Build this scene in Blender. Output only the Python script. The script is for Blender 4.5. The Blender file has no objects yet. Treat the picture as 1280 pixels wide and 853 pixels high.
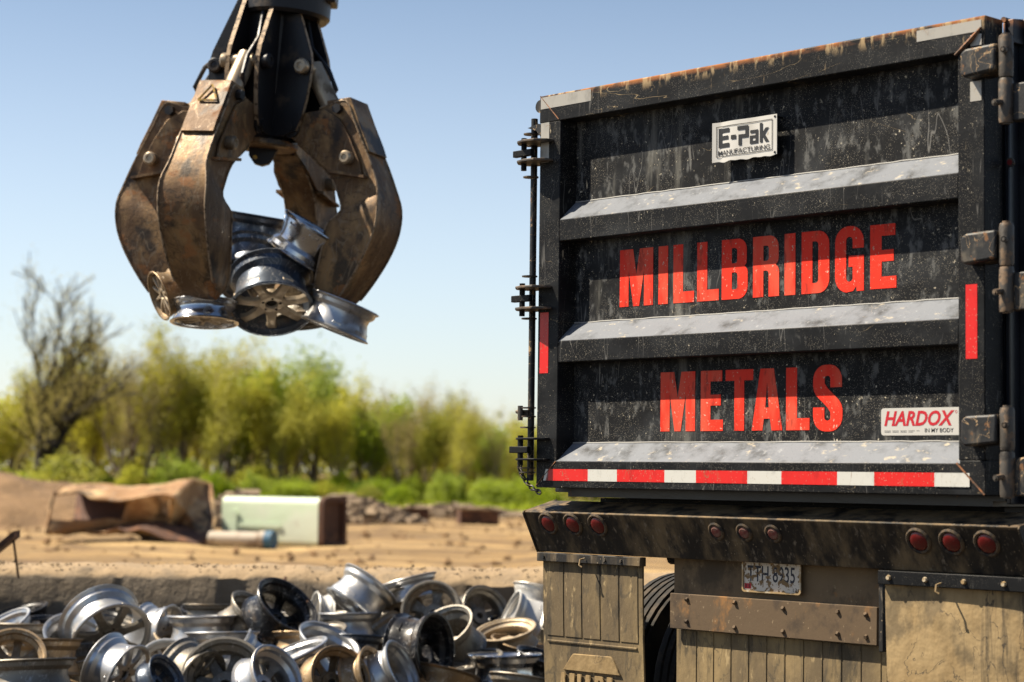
import bpy, math, random
from math import sin, cos, pi, radians, atan2, sqrt
from mathutils import Vector, Matrix, noise
R = random.Random(7)
SC = bpy.context.scene
COL = SC.collection

# ---------------------------------------------------------------- camera
CZ = 1.5
FPX, PITCH, ROLL = 2524.1, .066, .0126
cam = bpy.data.cameras.new('camera'); camo = bpy.data.objects.new('camera', cam); COL.objects.link(camo)
cam.sensor_width = 36; cam.lens = FPX / 1280 * 36; cam.clip_end = 3000; cam.clip_start = .1
camo.matrix_world = Matrix.Translation((0, 0, CZ)) @ Matrix.Rotation(pi / 2 + PITCH, 4, 'X') @ Matrix.Rotation(ROLL, 4, 'Z')
cam.dof.use_dof = True; cam.dof.focus_distance = 8.9; cam.dof.aperture_fstop = 2.3
SC.camera = camo
# ---------------------------------------------------------------- sky and sun
LD = Vector((.99, -.150, -1.27)).normalized()          # direction the sunlight travels
SUN_EL = math.asin(-LD.z)
w = bpy.data.worlds.new('World'); SC.world = w; w.use_nodes = True
nt = w.node_tree; bg = nt.nodes['Background']
sky = nt.nodes.new('ShaderNodeTexSky'); sky.sky_type = 'NISHITA'; sky.sun_disc = False
sky.sun_elevation = SUN_EL; sky.sun_rotation = atan2(-LD.x, -LD.y)
sky.air_density = 1.0; sky.dust_density = .7; sky.ozone_density = 1.6; sky.altitude = 200
SKY = .05
wtc = nt.nodes.new('ShaderNodeTexCoord'); wsx = nt.nodes.new('ShaderNodeSeparateXYZ'); wmr = nt.nodes.new('ShaderNodeMapRange'); wmx = nt.nodes.new('ShaderNodeMix')
wmr.interpolation_type = 'SMOOTHSTEP'; wmr.inputs['From Min'].default_value = .08; wmr.inputs['From Max'].default_value = .31
wmr.inputs['To Min'].default_value = 1; wmr.inputs['To Max'].default_value = 0
wmx.data_type = 'RGBA'; wmx.blend_type = 'ADD'; wmx.inputs[7].default_value = (.11 / SKY, .108 / SKY, .116 / SKY, 1)      # pale haze low over the horizon, all round
nt.links.new(wtc.outputs['Generated'], wsx.inputs[0]); nt.links.new(wsx.outputs[2], wmr.inputs[0]); nt.links.new(wmr.outputs[0], wmx.inputs[0])
nt.links.new(sky.outputs[0], wmx.inputs[6]); nt.links.new(wmx.outputs[2], bg.inputs[0]); bg.inputs[1].default_value = SKY
sl = bpy.data.lights.new('sun', 'SUN'); sl.energy = 5.0; sl.angle = radians(.5); sl.color = (1, .895, .725)
so = bpy.data.objects.new('sun', sl); COL.objects.link(so); so.rotation_euler = LD.to_track_quat('-Z', 'Y').to_euler()
vs = SC.view_settings; SC.display_settings.display_device = 'sRGB'
vs.view_transform = 'Standard'; vs.look = 'None'; vs.gamma = 1; vs.use_curve_mapping = False; vs.exposure = 1.22
SC.cycles.max_bounces = 6; SC.cycles.diffuse_bounces = 3; SC.cycles.glossy_bounces = 4

# ---------------------------------------------------------------- helpers
def ray(px, py):
    a, b = px - 640, py - 426.5
    x = a * cos(ROLL) + b * sin(ROLL); y = -a * sin(ROLL) + b * cos(ROLL)
    dx, dv = x / FPX, -y / FPX
    c, s = cos(PITCH), sin(PITCH)
    return Vector((dx, c - dv * s, s + dv * c))
def at(px, py, Z):
    d = ray(px, py); return Vector((0, 0, CZ)) + d * (Z / d.y)

ALB = .76
def material(name, base, rough=.6, metal=0., layers=(), bump=(), rnd=False, spec=.4, coat=0):
    m = bpy.data.materials.new(name); m.use_nodes = True
    T = m.node_tree; N = T.nodes; K = T.links
    if metal < .3:
        base = tuple(c_ * ALB for c_ in base); layers = [dict(L, col=tuple(c_ * ALB for c_ in L['col'])) for L in layers]
    b = N['Principled BSDF']; b.inputs['Specular IOR Level'].default_value = spec
    if coat: b.inputs['Coat Weight'].default_value = coat; b.inputs['Coat Roughness'].default_value = .15
    tc = N.new('ShaderNodeTexCoord'); co = tc.outputs['Object']; sep = None
    w4 = None
    if rnd:
        oi = N.new('ShaderNodeObjectInfo'); mu = N.new('ShaderNodeMath'); mu.operation = 'MULTIPLY'
        K.new(oi.outputs['Random'], mu.inputs[0]); mu.inputs[1].default_value = 37.; w4 = mu.outputs[0]
    def tex(kind, scale, detail, dist=0):
        mp = N.new('ShaderNodeMapping'); K.new(co, mp.inputs['Vector'])
        if isinstance(scale, (int, float)): scale = (scale,) * 3
        mp.inputs['Scale'].default_value = scale
        if kind == 'voronoi':
            t = N.new('ShaderNodeTexVoronoi'); t.inputs['Scale'].default_value = 1; K.new(mp.outputs[0], t.inputs['Vector'])
            if w4: t.voronoi_dimensions = '4D'; K.new(w4, t.inputs['W'])
            return t.outputs['Distance']
        if kind == 'crack':
            t0 = N.new('ShaderNodeTexNoise'); t0.inputs['Scale'].default_value = 1.; t0.inputs['Detail'].default_value = detail
            K.new(mp.outputs[0], t0.inputs['Vector']); t0.inputs['Distortion'].default_value = dist
            s = N.new('ShaderNodeMath'); s.operation = 'SUBTRACT'; K.new(t0.outputs['Fac'], s.inputs[0]); s.inputs[1].default_value = .5
            a = N.new('ShaderNodeMath'); a.operation = 'ABSOLUTE'; K.new(s.outputs[0], a.inputs[0]); return a.outputs[0]
        t = N.new('ShaderNodeTexNoise'); t.inputs['Scale'].default_value = 1; t.inputs['Detail'].default_value = detail
        t.inputs['Roughness'].default_value = .62; t.inputs['Distortion'].default_value = dist
        if w4: t.noise_dimensions = '4D'; K.new(w4, t.inputs['W'])
        K.new(mp.outputs[0], t.inputs['Vector']); return t.outputs['Fac']
    def mrange(src, lo, hi, a=0., c=1.):
        r = N.new('ShaderNodeMapRange'); r.interpolation_type = 'SMOOTHSTEP'
        K.new(src, r.inputs['Value']); r.inputs['From Min'].default_value = min(lo, hi); r.inputs['From Max'].default_value = max(lo, hi)
        if lo > hi: a, c = c, a
        r.inputs['To Min'].default_value = a; r.inputs['To Max'].default_value = c
        return r.outputs[0]
    def mul(a, bb):
        x = N.new('ShaderNodeMath'); x.operation = 'MULTIPLY'; K.new(a, x.inputs[0])
        if isinstance(bb, (int, float)): x.inputs[1].default_value = bb
        else: K.new(bb, x.inputs[1])
        return x.outputs[0]
    rgb = N.new('ShaderNodeRGB'); rgb.outputs[0].default_value = (*base, 1); c = rgb.outputs[0]
    rv = N.new('ShaderNodeValue'); rv.outputs[0].default_value = rough; r = rv.outputs[0]
    mv = N.new('ShaderNodeValue'); mv.outputs[0].default_value = metal; me = mv.outputs[0]
    for L in layers:
        if 'up' in L:
            g = N.new('ShaderNodeNewGeometry'); sx = N.new('ShaderNodeSeparateXYZ'); K.new(g.outputs['Normal'], sx.inputs[0])
            mask = mrange(sx.outputs[2], *L['up'])
            if 'scale' in L: mask = mul(mask, mrange(tex(L.get('kind', 'noise'), L['scale'], L.get('detail', 4)), L['lo'], L['hi']))
        else:
            mask = mrange(tex(L.get('kind', 'noise'), L['scale'], L.get('detail', 4), L.get('dist', 0)), L['lo'], L['hi'])
        for ax in ('x', 'y', 'z'):
            if ax in L:
                sp = N.new('ShaderNodeSeparateXYZ'); K.new(co, sp.inputs[0])
                lo, hi = L[ax]
                mask = mul(mask, mrange(sp.outputs['xyz'.index(ax)], lo, hi))
        if 'gate' in L:
            gs, gl, gh = L['gate']; mask = mul(mask, mrange(tex('noise', gs, 2), gl, gh))
        if 'rgate' in L and rnd:
            mask = mul(mask, mrange(oi.outputs['Random'], *L['rgate']))
        mask = mul(mask, L.get('amt', 1.))
        mx = N.new('ShaderNodeMix'); mx.data_type = 'RGBA'; K.new(mask, mx.inputs[0]); K.new(c, mx.inputs[6])
        mx.inputs[7].default_value = (*L['col'], 1); c = mx.outputs[2]
        if 'rough' in L:
            q = N.new('ShaderNodeMix'); K.new(mask, q.inputs[0]); K.new(r, q.inputs[2]); q.inputs[3].default_value = L['rough']; r = q.outputs[0]
        if 'metal' in L:
            q = N.new('ShaderNodeMix'); K.new(mask, q.inputs[0]); K.new(me, q.inputs[2]); q.inputs[3].default_value = L['metal']; me = q.outputs[0]
    K.new(c, b.inputs['Base Color']); K.new(r, b.inputs['Roughness']); K.new(me, b.inputs['Metallic'])
    prev = None
    for (s, strength, dist) in bump:
        bn = N.new('ShaderNodeBump'); bn.inputs['Strength'].default_value = strength; bn.inputs['Distance'].default_value = dist
        K.new(tex('noise', s, 5), bn.inputs['Height'])
        if prev: K.new(prev, bn.inputs['Normal'])
        prev = bn.outputs[0]
    if prev: K.new(prev, b.inputs['Normal'])
    return m

class MB:
    def __init__(s): s.v = []; s.f = []; s.mi = []; s.cur = 0
    def add(s, vs, fs):
        o = len(s.v); s.v += [tuple(p) for p in vs]; s.f += [tuple(i + o for i in f) for f in fs]; s.mi += [s.cur] * len(fs); return s
    def box(s, x0, x1, y0, y1, z0, z1, M=None):
        vs = [(x, y, z) for x in (x0, x1) for y in (y0, y1) for z in (z0, z1)]
        if M: vs = [M @ Vector(p) for p in vs]
        return s.add(vs, [(0, 1, 3, 2), (4, 6, 7, 5), (0, 4, 5, 1), (2, 3, 7, 6), (0, 2, 6, 4), (1, 5, 7, 3)])
    def prism(s, poly, f0, f1):
        """poly: list of 2-D points, f0/f1: functions that place a point on either end"""
        n = len(poly); vs = [f0(*p) for p in poly] + [f1(*p) for p in poly]
        return s.add(vs, [tuple(range(n))[::-1], tuple(range(n, 2 * n))] + [(i, (i + 1) % n, n + (i + 1) % n, n + i) for i in range(n)])
    def tube(s, pts, r, n=8, cap=True):
        pts = [Vector(p) for p in pts]; rs = r if isinstance(r, (list, tuple)) else [r] * len(pts)
        vs = []; fs = []
        t = (pts[1] - pts[0]).normalized(); u = t.orthogonal().normalized()
        for i, p in enumerate(pts):
            if 0 < i < len(pts) - 1: t = (pts[i + 1] - pts[i - 1]).normalized()
            elif i: t = (pts[i] - pts[i - 1]).normalized()
            u = (u - t * u.dot(t)).normalized(); q = t.cross(u)
            for k in range(n):
                a = 2 * pi * k / n; vs.append(p + (u * cos(a) + q * sin(a)) * rs[i])
        for i in range(len(pts) - 1):
            for k in range(n):
                fs.append((i * n + k, i * n + (k + 1) % n, (i + 1) * n + (k + 1) % n, (i + 1) * n + k))
        if cap: fs += [tuple(range(n))[::-1], tuple(range((len(pts) - 1) * n, len(pts) * n))]
        return s.add(vs, fs)
    def lathe(s, prof, n=32, closed=True, M=None):
        vs = []; m = len(prof)
        for k in range(n):
            a = 2 * pi * k / n
            for r, z in prof: vs.append(Vector((r * cos(a), r * sin(a), z)))
        if M: vs = [M @ p for p in vs]
        fs = []
        for k in range(n):
            for i in range(m if closed else m - 1):
                j = (i + 1) % m; k2 = (k + 1) % n
                fs.append((k * m + i, k2 * m + i, k2 * m + j, k * m + j))
        return s.add(vs, fs)
    def build(s, name, mats, parent=None, smooth=35, bevel=0, seg=2, **pr):
        me = bpy.data.meshes.new(name); me.from_pydata(s.v, [], s.f)
        for m in (mats if isinstance(mats, (list, tuple)) else [mats]): me.materials.append(m)
        me.polygons.foreach_set('material_index', s.mi); me.update()
        bmfix(me)
        if smooth:
            me.polygons.foreach_set('use_smooth', [True] * len(me.polygons)); me.set_sharp_from_angle(angle=radians(smooth))
        o = bpy.data.objects.new(name, me); COL.objects.link(o)
        if parent: o.parent = parent
        if bevel:
            bv = o.modifiers.new('bevel', 'BEVEL'); bv.width = bevel; bv.segments = seg; bv.limit_method = 'ANGLE'; bv.angle_limit = radians(30)
        for k, v in pr.items(): o[k] = v
        return o
def build_each(m, name, mats, parent=None, **kw):
    """one object per loose piece"""
    par = list(range(len(m.v)))
    def find(a):
        while par[a] != a: par[a] = par[par[a]]; a = par[a]
        return a
    for f in m.f:
        for i in f[1:]: par[find(f[0])] = find(i)
    groups = {}
    for f in m.f: groups.setdefault(find(f[0]), []).append(f)
    out = []
    for fs in groups.values():
        ids = sorted({i for f in fs for i in f}); mp = {a: k for k, a in enumerate(ids)}
        q = MB(); q.add([m.v[i] for i in ids], [tuple(mp[i] for i in f) for f in fs]); out.append(q.build(name, mats, parent, **kw))
    return out
import bmesh
def bmfix(me):
    b = bmesh.new(); b.from_mesh(me); bmesh.ops.recalc_face_normals(b, faces=b.faces); b.to_mesh(me); b.free()
def empty(name, loc=(0, 0, 0), rot=None, label=None, cat=None, group=None):
    o = bpy.data.objects.new(name, None); COL.objects.link(o); o.location = loc; o.empty_display_size = .2
    if rot is not None: o.rotation_euler = rot
    if label: o['label'] = label
    if cat: o['category'] = cat
    if group: o['group'] = group
    return o
def tag(o, label, cat, group=None):
    o['label'] = label; o['category'] = cat
    if group: o['group'] = group
    return o
def copy_tree(o, parent=None):
    c = o.copy(); COL.objects.link(c); c.parent = parent
    for ch in list(o.children): copy_tree(ch, c)
    return c
def part_of(mesh, name, parent, M=None):
    o = bpy.data.objects.new(name, mesh); COL.objects.link(o); o.parent = parent
    if M: o.matrix_local = M
    return o

# ---------------------------------------------------------------- materials
DUST = (.42, .34, .235)
def truck_paint(name, dust=.5, base=(.0065, .0068, .0078), extra=(), rough=.5):
    return material(name, base, rough, 0, spec=.14, layers=[
        dict(col=(.03, .032, .035), scale=(3, 3, 5), lo=.42, hi=.72, detail=7, amt=dust, rough=.6),
        dict(col=(.2, .198, .188), scale=(45, 45, 14), lo=.58, hi=.78, detail=4, amt=dust, gate=((2.2, 2, 3.5), .42, .62), rough=.7),
        dict(kind='voronoi', col=(.5, .45, .36), scale=170, lo=.27, hi=.1, amt=.75 * dust, gate=((6, 6, 7), .38, .55), rough=.8),
        dict(col=(.62, .55, .42), scale=(85, 85, 62), lo=.665, hi=.7, detail=3, amt=dust, gate=((5, 5, 6), .42, .56), rough=.8),
        dict(col=(.55, .46, .32), scale=(34, 34, 7), lo=.69, hi=.72, detail=4, amt=dust, gate=((3, 3, 4), .5, .58), rough=.8),
        dict(kind='crack', col=(.3, .29, .27), scale=(9, 9, 1.1), detail=2, dist=.2, lo=.006, hi=.001, amt=.5 * dust, gate=((4, 4, 4), .5, .6)),
        dict(kind='crack', col=(.5, .38, .22), scale=(2.2, 2.2, 6), detail=3, dist=1.2, lo=.0025, hi=.0006, amt=.7, gate=((3.1, 3, 4), .6, .66), rough=.8),
        *extra], bump=[((6, 6, 6), .25, .01), ((90, 90, 90), .12, .002)])
M_paint = truck_paint('door_paint', .62)
M_panel = truck_paint('door_panel_paint', 1.0, rough=.6, extra=[
    dict(col=(.24, .23, .2), scale=(6, 6, .9), lo=.56, hi=.70, detail=8, amt=.6, rough=.8),
    dict(col=(.22, .22, .21), scale=(26, 26, 14), lo=.52, hi=.68, detail=6, amt=.5, rough=.8)])
M_toprail = truck_paint('top_rail_paint', .55, extra=[
    dict(kind='crack', col=(.4, .3, .17), scale=(1.1, 5, 7), detail=4, dist=.5, lo=.0035, hi=.001, amt=.8, gate=((3.1, 2, 4), .46, .55), rough=.8),
    dict(col=(.4, .3, .18), scale=(60, 60, 9), lo=.62, hi=.7, amt=.6, gate=((5, 5, 5), .5, .6)),
    dict(col=(.36, .14, .05), scale=(9, 9, 16), lo=.35, hi=.6, amt=1, z=(3.205, 3.226), rough=.85),
    dict(col=(.5, .36, .2), scale=(22, 22, 8), lo=.5, hi=.62, amt=.8, z=(3.17, 3.22), rough=.85)])
M_rib = truck_paint('rib_paint', .75, extra=[
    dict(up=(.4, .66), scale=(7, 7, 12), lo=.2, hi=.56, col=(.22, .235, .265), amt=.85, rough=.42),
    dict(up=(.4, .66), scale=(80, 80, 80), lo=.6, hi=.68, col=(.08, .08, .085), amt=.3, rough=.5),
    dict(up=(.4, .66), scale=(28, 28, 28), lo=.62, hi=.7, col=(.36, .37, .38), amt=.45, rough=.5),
    dict(up=(.4, .66), scale=(16, 30, 30), lo=.6, hi=.72, col=(.5, .43, .32), amt=.8, rough=.8)])
M_dark = truck_paint('dark_steel', .25)
M_bodypaint = material('body_paint', (.012, .014, .02), .3, 0, layers=[
    dict(col=(.2, .09, .04), scale=(12, 12, 5), lo=.66, hi=.74, amt=.7, rough=.8),
    dict(col=(.06, .06, .06), scale=(3, 3, 3), lo=.5, hi=.8, amt=.5)], bump=[((10, 10, 10), .15, .01)])
M_hinge = material('hinge_steel', (.02, .02, .021), .5, .2, layers=[
    dict(col=(.12, .1, .075), scale=(14, 14, 8), lo=.48, hi=.7, amt=.8, rough=.75, metal=0),
    dict(col=(.22, .1, .035), scale=(24, 24, 20), lo=.62, hi=.68, amt=.8, rough=.85, metal=0),
    dict(kind='crack', col=(.5, .33, .17), scale=(7, 7, 7), detail=3, dist=1.5, lo=.007, hi=.002, amt=.8, rough=.8, metal=0)],
    bump=[((30, 30, 30), .4, .004)])
M_pin = material('worn_pin_steel', (.075, .065, .055), .5, .4, layers=[
    dict(col=(.17, .11, .065), scale=(26, 26, 26), lo=.48, hi=.62, amt=.85, rough=.8, metal=0),
    dict(col=(.02, .018, .016), scale=(13, 13, 13), lo=.52, hi=.6, amt=.8)], bump=[((60, 60, 60), .3, .003)])
M_bumper = material('muddy_bumper', (.008, .007, .0065), .6, 0, layers=[
    dict(col=(.22, .155, .08), scale=(7, 7, 1.3), lo=.42, hi=.66, detail=8, amt=.85, rough=.9),
    dict(col=(.26, .21, .15), scale=(46, 46, 9), lo=.56, hi=.72, detail=6, amt=.75, rough=.95),
    dict(kind='voronoi', col=(.4, .31, .2), scale=(60, 60, 48), lo=.2, hi=.08, amt=.7, gate=((5, 5, 6), .48, .6)),
    dict(col=(.26, .17, .085), scale=(12, 12, 20), lo=.42, hi=.6, amt=.7, z=(1.316, 1.334), rough=.9),
    dict(col=(.012, .011, .011), scale=(5, 5, 2.5), lo=.6, hi=.68, detail=5, amt=.9)], bump=[((30, 30, 20), .35, .004)])
M_mudpanel = material('muddy_brown_plate', (.16, .11, .06), .85, 0, layers=[
    dict(col=(.25, .17, .09), scale=(3, 3, 2), lo=.4, hi=.7, amt=.6),
    dict(col=(.3, .15, .055), scale=(13, 13, 16), lo=.62, hi=.69, detail=3, amt=.9, gate=((3, 3, 3), .45, .6)),
    dict(col=(.2, .11, .05), scale=(5, 5, 3), lo=.6, hi=.7, amt=.5),
    dict(col=(.05, .036, .022), scale=(4, 4, 3), lo=.52, hi=.62, detail=8, amt=.7),
    dict(col=(.36, .27, .16), scale=(60, 60, 40), lo=.64, hi=.69, detail=4, amt=.7)], bump=[((12, 12, 12), .3, .006)])
M_mudstrip = material('muddy_brown_strip', (.12, .078, .042), .85, 0, layers=[
    dict(col=(.3, .145, .045), scale=(9, 9, 5), lo=.56, hi=.68, detail=4, amt=.85),
    dict(col=(.05, .034, .022), scale=(5, 5, 4), lo=.5, hi=.6, detail=8, amt=.75),
    dict(col=(.34, .25, .15), scale=(60, 60, 40), lo=.65, hi=.7, detail=4, amt=.7)], bump=[((14, 14, 14), .3, .006)])
M_flap = material('muddy_rubber_flap_top_shade', (.15, .108, .058), .9, 0, layers=[
    dict(col=(.33, .235, .11), scale=(4, 4, 1.5), lo=.4, hi=.65, detail=6, amt=.9),
    dict(col=(.035, .03, .022), scale=(8, 8, 2.4), lo=.52, hi=.62, detail=8, amt=.75),
    dict(col=(.03, .026, .02), scale=(22, 22, 4), lo=.42, hi=.6, detail=7, amt=.8, z=(.98, 1.13)),  # dark flap top, bumper shade painted into the mud colour
    dict(col=(.5, .37, .19), scale=(30, 30, 10), lo=.6, hi=.68, detail=6, amt=.6),
    dict(kind='crack', col=(.05, .045, .035), scale=(7, 7, 1.6), detail=5, dist=.8, lo=.012, hi=.003, amt=.45),
    dict(kind='voronoi', col=(.4, .32, .2), scale=90, lo=.18, hi=.06, amt=.4)], bump=[((40, 40, 16), .45, .004), ((5, 5, 5), .3, .02)])
M_flapR = material('muddy_smooth_flap', (.3, .2, .088), .85, 0, layers=[
    dict(col=(.46, .33, .165), scale=(3, 3, 2), lo=.35, hi=.6, detail=6, amt=.8),
    dict(col=(.07, .055, .035), scale=(16, 16, 1.6), lo=.5, hi=.68, detail=7, amt=.75, gate=((3, 3, 2), .45, .6)),
    dict(col=(.07, .055, .035), scale=(3.4, 3.4, 2.6), lo=.5, hi=.6, detail=8, amt=.6),
    dict(col=(.05, .04, .028), scale=(30, 30, 2.4), lo=.5, hi=.62, detail=8, amt=.7, x=(2.05, 2.4)),
    dict(kind='crack', col=(.05, .04, .03), scale=(3.2, 3.2, 2.6), detail=5, dist=1.2, lo=.006, hi=.0015, amt=.85, gate=((2, 2, 2), .46, .55))],
    bump=[((14, 14, 9), .4, .006), ((2.5, 2.5, 2.5), .4, .05)])
def tape(name, col):
    return material(name, col, .35, 0, layers=[
        dict(kind='voronoi', col=(.5, .42, .3), scale=80, lo=.2, hi=.08, amt=.75, rough=.8),
        dict(col=tuple(c * .45 for c in col), scale=(14, 14, 8), lo=.5, hi=.75, amt=.55),
        dict(kind='crack', col=(.28, .16, .08), scale=(14, 14, 5), detail=3, dist=1, lo=.008, hi=.002, amt=.7, gate=((8, 8, 8), .5, .6))],
        bump=[((200, 200, 200), .1, .001)])
M_red = tape('red_reflective_tape', (.72, .016, .012)); M_white = tape('white_reflective_tape', (.66, .65, .6))
M_grey = tape('scuffed_grey_tape', (.42, .4, .36))
M_letter = material('red_lettering', (.9, .045, .022), .55, 0, spec=.12, layers=[
    dict(kind='voronoi', col=(.62, .45, .3), scale=120, lo=.18, hi=.05, amt=.75, gate=((7, 7, 7), .44, .58)),
    dict(kind='voronoi', col=(.6, .42, .28), scale=(48, 48, 36), lo=.15, hi=.06, amt=.9, gate=((4, 4, 4), .5, .6)),
    dict(col=(.8, .16, .09), scale=(5, 5, 1.5), lo=.5, hi=.62, amt=.5),
    dict(col=(.25, .03, .02), scale=(26, 26, 9), lo=.56, hi=.66, detail=7, amt=.55),
    dict(col=(.62, .5, .38), scale=(85, 85, 60), lo=.655, hi=.69, detail=3, amt=.9)])
M_platewhite = material('white_nameplate', (.66, .64, .6), .4, 0, layers=[
    dict(col=(.33, .22, .1), scale=(22, 22, 7), lo=.65, hi=.74, amt=.8), dict(col=(.5, .47, .42), scale=8, lo=.45, hi=.7, amt=.6)])
M_sticker = material('white_sticker', (.6, .58, .54), .4, 0, layers=[dict(col=(.6, .45, .25), scale=(20, 20, 12), lo=.7, hi=.76, amt=.6)])
M_blackink = material('black_ink', (.015, .015, .017), .5, 0, layers=[dict(col=(.2, .12, .06), scale=(22, 22, 7), lo=.66, hi=.74, amt=.7)])
M_redink = material('red_ink', (.55, .012, .025), .45, 0, layers=[dict(col=(.6, .3, .2), scale=60, lo=.7, hi=.8, amt=.4)])
M_greyink = material('grey_ink', (.3, .29, .27), .5)
M_lic = material('dirty_licence_plate', (.75, .66, .54), .45, 0, layers=[
    dict(col=(.06, .07, .1), scale=(4, 4, 4), lo=.2, hi=.5, amt=.85, z=(1.155, 1.18)),
    dict(col=(.24, .14, .05), scale=(38, 38, 38), lo=.53, hi=.58, detail=3, amt=.95, rough=.9),
    dict(kind='voronoi', col=(.09, .06, .03), scale=(110, 110, 90), lo=.25, hi=.15, amt=.85, gate=((16, 16, 16), .45, .55))])
M_licframe = material('licence_frame', (.35, .24, .12), .5, .4, layers=[dict(col=(.5, .42, .3), scale=(30, 30, 30), lo=.5, hi=.6)])
M_navy = material('navy_ink', (.012, .014, .03), .5, 0, layers=[dict(col=(.22, .13, .05), scale=(38, 38, 38), lo=.56, hi=.6, detail=3)])
M_lens = material('red_lens', (.14, .003, .004), .35, 0, spec=.35, coat=.3, layers=[
    dict(kind='voronoi', col=(.3, .12, .08), scale=90, lo=.15, hi=.06, amt=.6, rough=.8),
    dict(col=(.1, .014, .01), scale=(30, 30, 12), lo=.5, hi=.65, amt=.6, rough=.7)])
M_lensdusty = material('dusty_red_lens', (.2, .045, .035), .7, 0, layers=[
    dict(col=(.24, .13, .095), scale=(40, 40, 30), lo=.4, hi=.6, amt=.8)])
M_rubber = material('tyre_rubber', (.02, .018, .016), .85, 0, layers=[dict(col=(.09, .065, .04), scale=(9, 9, 9), lo=.5, hi=.7, amt=.7)], bump=[((40, 40, 40), .3, .003)])
M_grommet = material('lamp_grommet', (.02, .017, .014), .75, 0, layers=[dict(col=(.14, .09, .045), scale=(26, 26, 26), lo=.42, hi=.62, amt=.8)])
M_weld = material('weld_bead', (.09, .05, .03), .7, .2, layers=[dict(col=(.28, .11, .04), scale=40, lo=.45, hi=.6)])

M_grap = material('grapple_steel', (.16, .088, .04), .6, .28, layers=[
    dict(col=(.38, .225, .095), scale=(5, 5, 3), lo=.44, hi=.62, detail=9, amt=.95, rough=.48, metal=.3),
    dict(col=(.02, .015, .011), scale=(4.5, 4.5, 3.2), lo=.51, hi=.63, detail=9, amt=.85, rough=.45, metal=.2),
    dict(col=(.36, .15, .045), scale=(4.5, 4.5, 7), lo=.57, hi=.63, detail=7, amt=.8, rough=.8, metal=0),
    dict(kind='crack', col=(.34, .25, .16), scale=(8, 8, 2.5), detail=5, dist=.6, lo=.012, hi=.003, amt=.5, metal=.5, rough=.4),
    dict(kind='crack', col=(.02, .017, .014), scale=(3, 9, 9), detail=6, dist=.8, lo=.014, hi=.003, amt=.5),
    dict(kind='voronoi', col=(.4, .3, .19), scale=60, lo=.13, hi=.04, amt=.5)],
    bump=[((18, 18, 18), .45, .008), ((70, 70, 70), .25, .003)], rnd=True)
M_grapdark = material('grapple_dark_steel', (.018, .017, .019), .42, .25, layers=[
    dict(col=(.09, .062, .04), scale=(6, 6, 6), lo=.53, hi=.68, detail=6, amt=.85, rough=.7),
    dict(col=(.17, .075, .028), scale=(9, 9, 5), lo=.62, hi=.7, detail=5, amt=.7, rough=.85),
    dict(kind='voronoi', col=(.3, .24, .18), scale=70, lo=.12, hi=.04, amt=.5)], bump=[((18, 18, 18), .35, .006)], rnd=True)
M_edge = material('worn_plate_edge', (.4, .28, .17), .6, .2, layers=[dict(col=(.12, .075, .04), scale=(30, 30, 30), lo=.48, hi=.6)], bump=[((50, 50, 50), .3, .004)])
M_rod = material('cylinder_steel', (.36, .28, .19), .38, .55, layers=[
    dict(col=(.1, .068, .04), scale=(9, 9, 4), lo=.5, hi=.66, amt=.85, rough=.7)], bump=[((40, 40, 40), .2, .003)])
M_warn = material('faded_yellow_paint', (.55, .33, .05), .6, 0, layers=[dict(col=(.2, .14, .08), scale=(30, 30, 30), lo=.5, hi=.56, amt=.9)])

def rim_mat(name, base, rough, metal, dirt=.5, dcol=(.16, .105, .055), rust=.3):
    return material(name, base, rough, metal, rnd=True, layers=[
        dict(col=dcol, scale=(7, 7, 7), lo=.52, hi=.7, detail=7, amt=dirt, rough=.75, metal=.1),
        dict(col=(.03, .026, .022), scale=(12, 12, 5), lo=.57, hi=.68, detail=6, amt=.65 * dirt + .1, rough=.7, metal=.1),
        dict(col=(.3, .13, .05), scale=(20, 20, 20), lo=.64, hi=.7, detail=5, amt=rust, rough=.85, metal=0),
        dict(kind='voronoi', col=(.5, .46, .4), scale=90, lo=.1, hi=.03, amt=.5),
        dict(kind='crack', col=(.62, .6, .57), scale=(14, 14, 9), detail=3, dist=1, lo=.007, hi=.002, amt=.6, rough=.3)],
        bump=[((9, 9, 9), .15, .01), ((60, 60, 60), .1, .002)])
RM = dict(
    silver=rim_mat('silver_alloy', (.5, .5, .5), .36, .85, .6),
    bright=rim_mat('pale_painted_alloy', (.62, .6, .56), .42, .45, .35),
    chrome=rim_mat('chromed_alloy', (.5, .51, .53), .2, 1, .5),
    dull=rim_mat('dull_oxidised_alloy', (.2, .18, .15), .5, .7, .8),
    gold=rim_mat('brown_tarnished_alloy', (.27, .19, .11), .5, .7, .8),
    black=rim_mat('black_painted_steel', (.018, .018, .02), .3, .2, .4, rust=.6),
    blue=rim_mat('dark_blue_grey_alloy', (.07, .085, .11), .36, .6, .4),
    tan=rim_mat('dusty_tan_alloy', (.42, .33, .22), .6, .4, .5))
M_face = {k: v for k, v in RM.items()}
RM_faceonly = rim_mat('dusty_spoke_face', (.46, .37, .26), .5, .45, .55)
M_hole = material('shadowed_bore', (.02, .017, .014), .8)

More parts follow.
